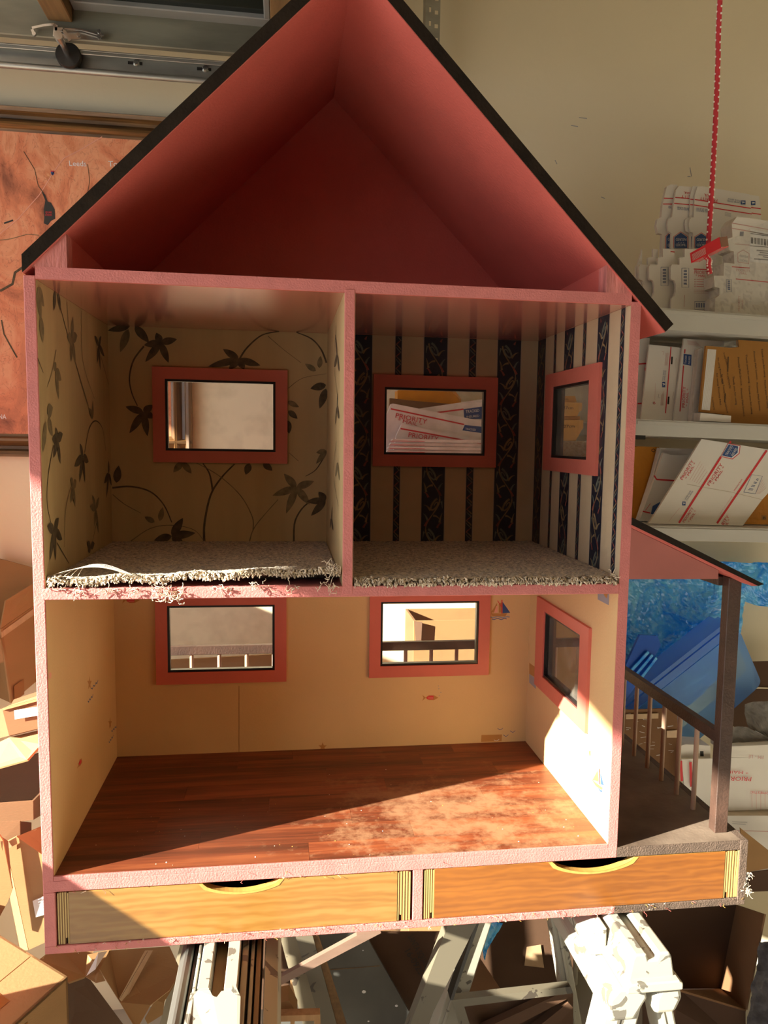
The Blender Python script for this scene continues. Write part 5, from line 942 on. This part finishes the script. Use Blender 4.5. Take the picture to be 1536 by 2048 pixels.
# under the house, left
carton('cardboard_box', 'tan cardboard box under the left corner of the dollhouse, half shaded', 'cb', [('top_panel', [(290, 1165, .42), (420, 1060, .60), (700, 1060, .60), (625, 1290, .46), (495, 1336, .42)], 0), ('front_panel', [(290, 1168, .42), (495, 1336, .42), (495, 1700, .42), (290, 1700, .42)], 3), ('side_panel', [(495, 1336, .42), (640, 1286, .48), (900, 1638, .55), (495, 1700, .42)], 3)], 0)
def ex9(t):
    tapeq(t, 'cb', [(1060, 1100, .345), (1118, 1100, .345), (905, 1490, .292), (870, 1455, .292)], TAPEC); o = M(); o.lpx('cb', [(1080, 1108), (880, 1450)], 3, .28, CARD[3]); o.build('seam', t)
carton('cardboard_box', 'collapsed cardboard box with clear tape seam just left of the left sawhorse', 'cb', [('front_panel', [(730, 1240, .30), (800, 1100, .36), (1240, 1070, .36), (1322, 1250, .33), (1240, 1390, .30), (1100, 1500, .28), (1010, 1660, .27), (975, 1640, .27), (880, 1480, .29)], 1), ('flap', [(1290, 1200, .34), (1330, 1265, .34), (1200, 1480, .32), (1150, 1470, .32)], 0), ('flap', [(1150, 1440, .33), (1200, 1490, .33), (1190, 1570, .33), (1080, 1640, .33), (1060, 1600, .33)], 1)], 1, extra=ex9)
lb = carton('packing_paper', 'scrap of cream cardboard with a white shipping label under the dollhouse left', 'cb', [('sheet', [(640, 1130, .40), (820, 1090, .42), (730, 1240, .37), (770, 1320, .36), (700, 1336, .36), (622, 1290, .37)], 1)], 1, .002, 'cardboard')
tapeq(lb, 'cb', [(720, 1118, .39), (785, 1108, .40), (700, 1240, .368), (632, 1290, .368)], WCARD, 'shipping_label', .002)
# ---- centre, behind and under the base
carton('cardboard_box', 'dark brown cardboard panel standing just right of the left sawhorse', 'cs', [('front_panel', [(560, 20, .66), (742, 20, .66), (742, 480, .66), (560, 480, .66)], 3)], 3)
tag(M().sl('cs', [(740, 20), (783, 20), (764, 620), (742, 620)], .60, .03, RAWWOOD).build('timber_post', None, .001), 'slim pale timber upright behind the dollhouse base', 'timber')
tag(M().sl('cs', [(770, 60), (868, 60), (1025, 640), (935, 640)], .50, .02, OFFD).sl('cs', [(866, 60), (895, 60), (1080, 640), (1022, 640)], .505, .02, RAWWOODX).build('painted_plank', None, .001), 'dirty cream plank with black flecks leaning under the dollhouse', 'plank')
sh_ = thing('metal_sheet', 'large dark grey sheet with pale smudges lying under the dollhouse', 'sheet')
M().sl('cs', [(620, 40), (1160, 40), (1500, 640), (620, 640)], .70, .008, DGREY).build('sheet', sh_); o = M()
for x, y, r_ in ((1160, 380, 12), (1345, 460, 9), (1186, 548, 6), (1155, 145, 4)): o.ppx('cs', [(x + r_ * math.cos(a * .9), y + r_ * .8 * math.sin(a * .9)) for a in range(7)], .70, INKWHITE)
o.lpx('cs', [(960, 255), (1100, 245), (1250, 232)], 5, .70, RAWWOODX); tag(o.build('paint_spot', sh_), kind='stuff')
tag(M().sl('cs', [(600, 345), (1120, 60), (1260, 45), (608, 384)], .36, .012, BATTEN).build('timber_batten', None, .001), 'thin pinkish batten slanting under the base of the dollhouse', 'timber')
def exn(t): o = M(); o.tpx('cs', 1408, 66, 1536, 300, 34, .735, 'SANTA SQUARES IN', INKBLK).tpx('cs', 1392, 150, 1505, 335, 36, .735, '16-0925-01', INKBLK); tag(o.build('handwriting', t), kind='stuff')
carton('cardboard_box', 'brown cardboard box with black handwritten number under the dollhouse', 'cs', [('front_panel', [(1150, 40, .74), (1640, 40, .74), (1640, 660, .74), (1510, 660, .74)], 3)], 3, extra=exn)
tag(M().sl('cs', [(610, 455), (735, 430), (785, 520), (620, 560)], .45, .05, CARD[0]).build('cardboard_block', None, .001), 'small orange tan cardboard corner low behind the left sawhorse', 'cardboard')
tag(M().sl('cs', [(640, 518), (912, 510), (915, 640), (880, 640), (878, 545), (640, 552)], .42, .02, RAWWOOD)  .build('timber_frame_corner', None, .001), 'grey wooden frame corner at the bottom between sawhorse and cream plank', 'frame')
# folding table leg or stand in the middle
tag(M().sl('cr', [(170, 90), (292, 90), (100, 480), (40, 640), (-40, 640)], .42, .03, OFFD).sl('cr', [(284, 90), (300, 90), (185, 430), (172, 430)], .43, .03, RUBBER).build('painted_board', None, .001), 'dirty cream board slanting left under the middle of the dollhouse', 'board')
bp2 = crumple('blue_wrap', None, 'cr', [(296, 90), (400, 90), (345, 190), (318, 256)], .60, BLUEF, .008, 12, 12, 30); tag(bp2, 'pointed scrap of pale blue wrapping under the middle of the base', 'wrapping')
def ext(t): tapeq(t, 'cr', [(500, 200, .758), (560, 190, .758), (575, 290, .758), (490, 280, .758)], TAPEC)
carton('cardboard_box', 'wide brown cardboard box with a shiny tape patch behind the right sawhorse', 'cr', [('front_panel', [(230, 60, .76), (700, 60, .76), (700, 400, .76), (270, 470, .76)], 3), ('flap', [(230, 300, .72), (300, 250, .72), (400, 400, .70), (250, 470, .70)], 2)], 3, extra=ext)
cr_ = thing('wooden_tray', 'wooden tray frame coloured dark for shade, low between the two sawhorses', 'tray')
for nm, l in (('rail', [(180, 430), (690, 372), (700, 400), (230, 458)]), ('rail', [(180, 430), (232, 455), (290, 640), (240, 640)]), ('slat', [(300, 560), (680, 385), (700, 412), (340, 600)]), ('slat', [(480, 600), (680, 440), (700, 462), (540, 640)])): M().sl('cr', l, .44 if nm == 'rail' else .47, .02, OFFD if nm == 'rail' else CARD[3]).build(nm, cr_, .001)  # rails and slats coloured dark for the shade under the house
M().sl('cr', [(220, 455), (700, 400), (700, 640), (290, 640)], .50, .01, CARD[3]).build('tray_bottom', cr_)
# ---- right side; the barely lit open carton has shade in its dark colour
carton('cardboard_box', 'big open cardboard box, coloured dark for shade, below the shelves at the lower right', 'cr', [('back_panel', [(1000, 20, .74), (1400, 20, .74), (1330, 640, .74), (1000, 640, .74)], 3), ('side_panel', [(1400, 20, .74), (1520, 60, .52), (1440, 470, .52), (1330, 380, .74)], 2), ('bottom_panel', [(1130, 380, .74), (1335, 380, .74), (1442, 470, .52), (1160, 385, .52)], 2), ('front_panel', [(1000, 390, .60), (1160, 386, .60), (1440, 474, .52), (1440, 640, .52), (1000, 640, .60)], 3)], 3)
fb = crumple('dark_fabric', None, 'cr', [(1500, 180), (1680, 140), (1680, 640), (1425, 600)], .50, PLUM, .02, 20, 30, 18); tag(fb, 'dark patterned fabric bundle at the lower right edge', 'fabric')
carton('cardboard_flap_box', 'tan cardboard box flap sticking out to the right of the porch deck', 'c5', [('flap', [(1100, 1302, .60), (1120, 1318, .60), (1400, 1540, .60), (1400, 1580, .60), (1160, 1624, .60), (1130, 1624, .60)], 0), ('front_panel', [(1160, 1630, .64), (1400, 1600, .64), (1400, 1760, .64), (1150, 1770, .64)], 3)], 0)
def exu(t):
    o = M(); o.tpx('c5', 1180, 928, 944, 922, 30, .70, 'PRIORITY', INKRED).tpx('c5', 1158, 885, 975, 880, 20, .70, '* MAIL *', INKRED)
    o.tpx('c5', 1340, 1040, 1172, 1030, 16, .70, 'DOMESTIC', INKRED)
    for i in range(6): o.lpx('c5', [(1185 + 32 * i, 1050), (1185 + 32 * i, 1150 + 10 * (i % 3))], 3, .70, INKFADE)
    o.lpx('c5', [(735, 820), (742, 1000)], 18, .70, INKRED).lpx('c5', [(665, 810), (672, 960)], 18, .70, INKRED); tag(o.build('box_print', t), kind='stuff')
carton('white_mailing_carton', 'white mailing carton with upside-down red lettering, right of the porch post', 'c5', [('front_panel', [(668, 800, .704), (1400, 780, .704), (1400, 1160, .704), (1000, 1178, .704), (712, 1188, .704)], WCARD), ('side_panel', [(672, 800, .709), (716, 1188, .709), (716, 1160, .83), (672, 795, .83)], WCARD)], 0, extra=exu)
wp = thing('wrapped_parcel', 'film wrapped white parcel on top of the white mailing carton', 'parcel')
M().sl('c5', [(1030, 705), (1400, 690), (1400, 785), (1030, 785)], .69, .10, WCARD).build('parcel_body', wp); crumple('film_wrap', wp, 'c5', [(1035, 560), (1150, 560), (1420, 690), (1030, 780)], .715, GRUB, .008, 22, 14, 26); o = M(); o.tpx('c5', 1270, 772, 1160, 766, 24, .69, 'PM - LE', INKFADE); tag(o.build('parcel_print', wp), kind='stuff')
tag(M().sl('c5', [(660, 700), (700, 690), (880, 700), (880, 790), (655, 790)], .72, .06, WCARD).ppx('c5', [(805, 740), (830, 740), (832, 778), (806, 778)], .72, INKBLK).build('white_parcel', None, .002), 'white parcel seen between the porch balusters and the post', 'parcel')
tag(M().sl('c5', [(960, 1212), (1400, 1212), (1400, 1700), (960, 1700)], .68, .18, WCARD, None, WEDGE).lpx('c5', [(1020, 1320), (1400, 1330)], 5, .68, INKFADE).lpx('c5', [(1040, 1255), (1150, 1262)], 2.5, .68, INKGREY).lpx('c5', [(1040, 1270), (1140, 1276)], 2.5, .68, INKGREY).build('white_mailing_carton', None, .001), 'plain white carton under the one with red lettering', 'box')
def ekt(t):
    for pts in ([(262, 470, .732), (500, 462, .732), (498, 500, .732), (262, 505, .732)], [(560, 590, .732), (636, 585, .732), (636, 640, .732), (560, 640, .732)]): tapeq(t, 'c5', pts, TAPEC)
    o = M()
    for i in range(26):
        x, y = random.uniform(262, 620), random.uniform(470, 780); o.lpx('c5', [(x, y), (x + random.uniform(15, 45), y + random.uniform(-8, 12))], random.uniform(1, 3), .733, INKWHITE)
    tag(o.build('tape_wrinkle', t), kind='stuff')
carton('cardboard_box', 'brown cardboard box with wrinkled clear tape behind the porch balusters', 'c5', [('front_panel', [(150, 430, .735), (300, 438, .735), (600, 425, .735), (640, 470, .735), (640, 1050, .735), (150, 1050, .735)], 2), ('side_panel', [(600, 425, .74), (636, 440, .765), (640, 1050, .765), (640, 1050, .74)], 3)], 2, extra=ekt)
carton('cardboard_box', 'dark brown cardboard box high at the right edge beside the tipped tote', 'c5', [('front_panel', [(1185, 86, .92), (1420, 80, .92), (1420, 280, .92), (1215, 270, .92)], 3), ('lower_panel', [(1050, 285, .912), (1420, 290, .912), (1420, 700, .912), (1050, 560, .912)], 3)], 3)
gf = crumple('grey_cloth', None, 'c5', [(1130, 400), (1420, 330), (1420, 680), (1140, 560)], .74, GRUB, .015, 24, 24, 14); tag(gf, 'heap of grey cloth at the right edge above the wrapped parcel', 'cloth')
# tall carton seen through the lower right windows, standing against the wall
tcx = thing('cardboard_box', 'tall sunlit cardboard box behind the back rail, seen through the lower windows', 'box')
cxa, cxb, czt = at(828, 1242, 1, .84).x, 1.06, at(828, 1242, 1, .84).z
M().box((cxa, .84, FZ), (cxb, .845, czt), CARD[1]).build('front_panel', tcx); M().box((cxa, .845, FZ), (cxa + .005, .985, czt), CARD[2]).build('side_panel', tcx); M().box((cxb - .005, .845, FZ), (cxb, .985, czt), CARD[1]).build('side_panel', tcx); M().box((cxa, .985, FZ), (cxb, .99, czt), CARD[1]).build('back_panel', tcx)
M().prism([(cxa, .838, czt), (cxa + .018, .826, czt), (cxa + .016, .826, czt - .05), (cxa + .006, .832, czt - .065)], (0, .002, 0), CARD[3]).build('torn_edge', tcx)
# corrugated sheet seen through the lower left window
tag(M().prism([at(300, 1322, 1, .80), at(620, 1305, 1, .80), at(620, 1500, 1, .80), at(300, 1500, 1, .80)], (0, .006, 0), CARD[0]).build('cardboard_sheet', None), 'torn corrugated cardboard sheet behind the back rail, lower left window', 'cardboard')
# unseen cartons added left of the frame to shade the lower left corner
E1, E2, hv = V((-.345, -.136, .282)), V((-.85, -.577, .282)), V((-.658, .753, 0)) * .085
blk = thing('cardboard_box', 'unseen cardboard box added left of the dollhouse to shade its lower left corner', 'box')
for nm, a, b in (('side_panel', E1, E2), ('side_panel', E1 + hv, E2 + hv)): M().prism([a, b, b + V((0, 0, -.50)), a + V((0, 0, -.50))], hv.normalized() * .004, CARD[0]).build(nm, blk)
for nm, a in (('end_panel', E1), ('end_panel', E2)): M().prism([a, a + hv, a + hv + V((0, 0, -.50)), a + V((0, 0, -.50))], (E2 - E1).normalized() * .004, CARD[0]).build(nm, blk)
M().prism([E1, E2, E2 + hv, E1 + hv], (0, 0, -.004), CARD[0]).build('top_panel', blk)
bl2 = thing('cardboard_box', 'unseen lower cardboard box added to carry the shade-casting one on the left', 'box')
M().prism([E1 + V((0, 0, -.501)), E2 + V((0, 0, -.501)), E2 + hv + V((0, 0, -.501)), E1 + hv + V((0, 0, -.501))], (0, 0, FZ - .282 + .501), CARD[2]).build('carton_body', bl2)
# ================================================================ SAWHORSES
sw = thing('sawhorse', 'left sawhorse with two paint-chipped white rails and a groove between', 'sawhorse')
def yz(pr, y0, y1, m, nm, par, bev=.001): return M().prism([(x, y0, z) for x, z in pr], (0, y1 - y0, 0), m).build(nm, par, bev)
yz([(.2110, -.035), (.2290, -.035), (.2280, -.0005), (.2128, -.0005)], -.100, .62, WORN, 'top_rail', sw); yz([(.2460, -.035), (.2650, -.035), (.2638, -.0005), (.2472, -.0005)], -.104, .62, WORN, 'top_rail', sw)
yz([(.2290, -.045), (.2460, -.045), (.2460, -.022), (.2290, -.022)], -.10, .62, RAWWOODX, 'groove_board', sw)
M().prism([(.2045, -.100, -.006), (.2140, -.100, -.003), (.2290, -.101, -.003), (.2335, -.112, -.004), (.2390, -.115, -.004), (.2440, -.105, -.003), (.2640, -.103, -.003), (.2690, -.118, -.004), (.2740, -.30, -.012), (.1980, -.30, -.012)], (0, 0, -.05), WORN).build('end_block', sw, .002)
yz([(.1800, -.06), (.1975, -.06), (.1975, -.014), (.1890, -.010), (.1800, -.016)], -.30, .62, DGREY, 'side_rail', sw, .002); yz([(.1985, -.06), (.2030, -.06), (.2035, -.018), (.1990, -.018)], -.30, .62, RUBBER, 'side_rail', sw); yz([(.2035, -.06), (.2095, -.06), (.2100, -.006), (.2060, -.006)], -.30, .62, WORN, 'side_rail', sw)  # black strip paints the shade of the gap between the grey and white rails
yz([(.2665, -.06), (.2765, -.06), (.2745, -.010), (.2665, -.010)], -.26, .62, OFFW, 'side_rail', sw); yz([(.2780, -.06), (.2840, -.06), (.2830, -.014), (.2785, -.014)], -.24, .62, CHROME, 'side_rail', sw).data.materials[0] = OFFW
yz([(.2850, -.07), (.2930, -.07), (.2920, -.016), (.2860, -.016)], -.24, .62, RAWWOODX, 'side_board', sw); yz([(.2950, -.08), (.3200, -.10), (.3160, -.030), (.2980, -.018)], -.24, .62, OFFW, 'side_board', sw)
for y in (-.16, .52):
    for sx in (-1, 1): M().prism([(.235 + sx * .02, y, -.06), (.235 + sx * .055, y, -.06), (.235 + sx * .235, y + (.04 if y > 0 else -.04), FZ), (.235 + sx * .185, y + (.04 if y > 0 else -.04), FZ)], (0, .022, 0), OFFW).build('leg', sw, .001)
sr_ = thing('sawhorse', 'right sawhorse with thick flaking white paint catching the sun', 'sawhorse')
def loft(secs, m, nm, par, bev=.002):
    mb = M(); n = len(secs[0]); vs = [V(p) for s_ in secs for p in s_]; fs = []
    for i in range(len(secs) - 1):
        for k in range(n): fs.append((i * n + k, i * n + (k + 1) % n, (i + 1) * n + (k + 1) % n, (i + 1) * n + k))
    fs += [tuple(range(n - 1, -1, -1)), tuple(range((len(secs) - 1) * n, len(secs) * n))]; mb.add(vs, fs, m); return mb.build(nm, par, bev, 2)
cap = lambda y, z: [(.803, y, z - .040), (.8085, y, z - .008), (.812, y, z - .001), (.828, y, z - .001), (.831, y, z - .011), (.844, y, z - .011), (.847, y, z - .001), (.862, y, z - .001), (.866, y, z - .008), (.872, y, z - .040)]
loft([cap(-.100, -.002), cap(-.098, -.001), cap(.62, -.001)], WORN, 'top_cap', sr_)
loft([[(.796, y, -.052), (.796, y, -.042), (.8015, y, -.038), (.8735, y, -.038), (.8795, y, -.042), (.8795, y, -.052)] for y in (-.113, .62)], WORN, 'flange', sr_)
loft([[(.778, y, -.105 + dz), (.776, y, -.075 + dz), (.790, y, -.0525), (.830, y, -.0525), (.833, y, -.075 + dz), (.815, y, -.105 + dz)] for y, dz in ((-.100, .006), (-.09, 0), (.60, 0))], WORN, 'leg_socket', sr_, .004)
loft([[(.842, y, -.092), (.842, y, -.070), (.850, y, -.0525), (.880, y, -.0525), (.884, y, -.070), (.874, y, -.092)] for y in (-.105, -.02)], WORN, 'hinge', sr_, .006)
loft([[(.842, y, -.092), (.842, y, -.070), (.850, y, -.0525), (.880, y, -.0525), (.884, y, -.070), (.874, y, -.092)] for y in (.50, .58)], WORN, 'hinge', sr_, .006)
def leg2(y, x0, x1, X0, X1, dy=0):
    loft([[(x0, y, -.07), (x1, y, -.07), (x1, y + .05, -.07), (x0, y + .05, -.07)], [(X0, y + dy, FZ), (X1, y + dy, FZ), (X1, y + dy + .05, FZ), (X0, y + dy + .05, FZ)]], WORN, 'leg', sr_, .003); loft([[(x0 + .012, y - .004, -.10), (x0 + .018, y - .004, -.10), (x0 + .018, y, -.10), (x0 + .012, y, -.10)], [(X0 + .012, y + dy - .004, FZ + .02), (X0 + .018, y + dy - .004, FZ + .02), (X0 + .018, y + dy, FZ + .02), (X0 + .012, y + dy, FZ + .02)]], WORN, 'leg_rib', sr_, .001)
leg2(-.092, .779, .832, .60, .65, -.06); leg2(-.075, .850, .876, 1.00, 1.035, -.06); leg2(.50, .779, .832, .60, .65, .06); leg2(.515, .850, .876, 1.00, 1.035, .06)
loft([[(.7765, y, -.052), (.772, y, -.030), (.790, y, -.012), (.802, y, -.010), (.802, y, -.052)] for y in (-.02, .62)], WORN, 'shoulder', sr_, .002)
# unseen cartons added further left to shade the boxes and the lower wall
M_ = M().box((-1.12, .715, FZ), (-.70, .955, 1.2), CARD[0]); tag(M_.build('cardboard_box', None, .003), 'unseen very tall cardboard box added to shade the wall below the picture', 'box')
tag(M().box((-.92, .44, FZ), (-.72, .69, .465), CARD[2]).build('cardboard_box', None, .003), 'unseen narrow cardboard box added to carry the shade-casting one across it', 'box')
tag(M().box((-.94, .39, .4655), (-.70, .70, .69), CARD[1]).build('cardboard_box', None, .003), 'unseen long cardboard box added across the narrow one to shade the left boxes', 'box')
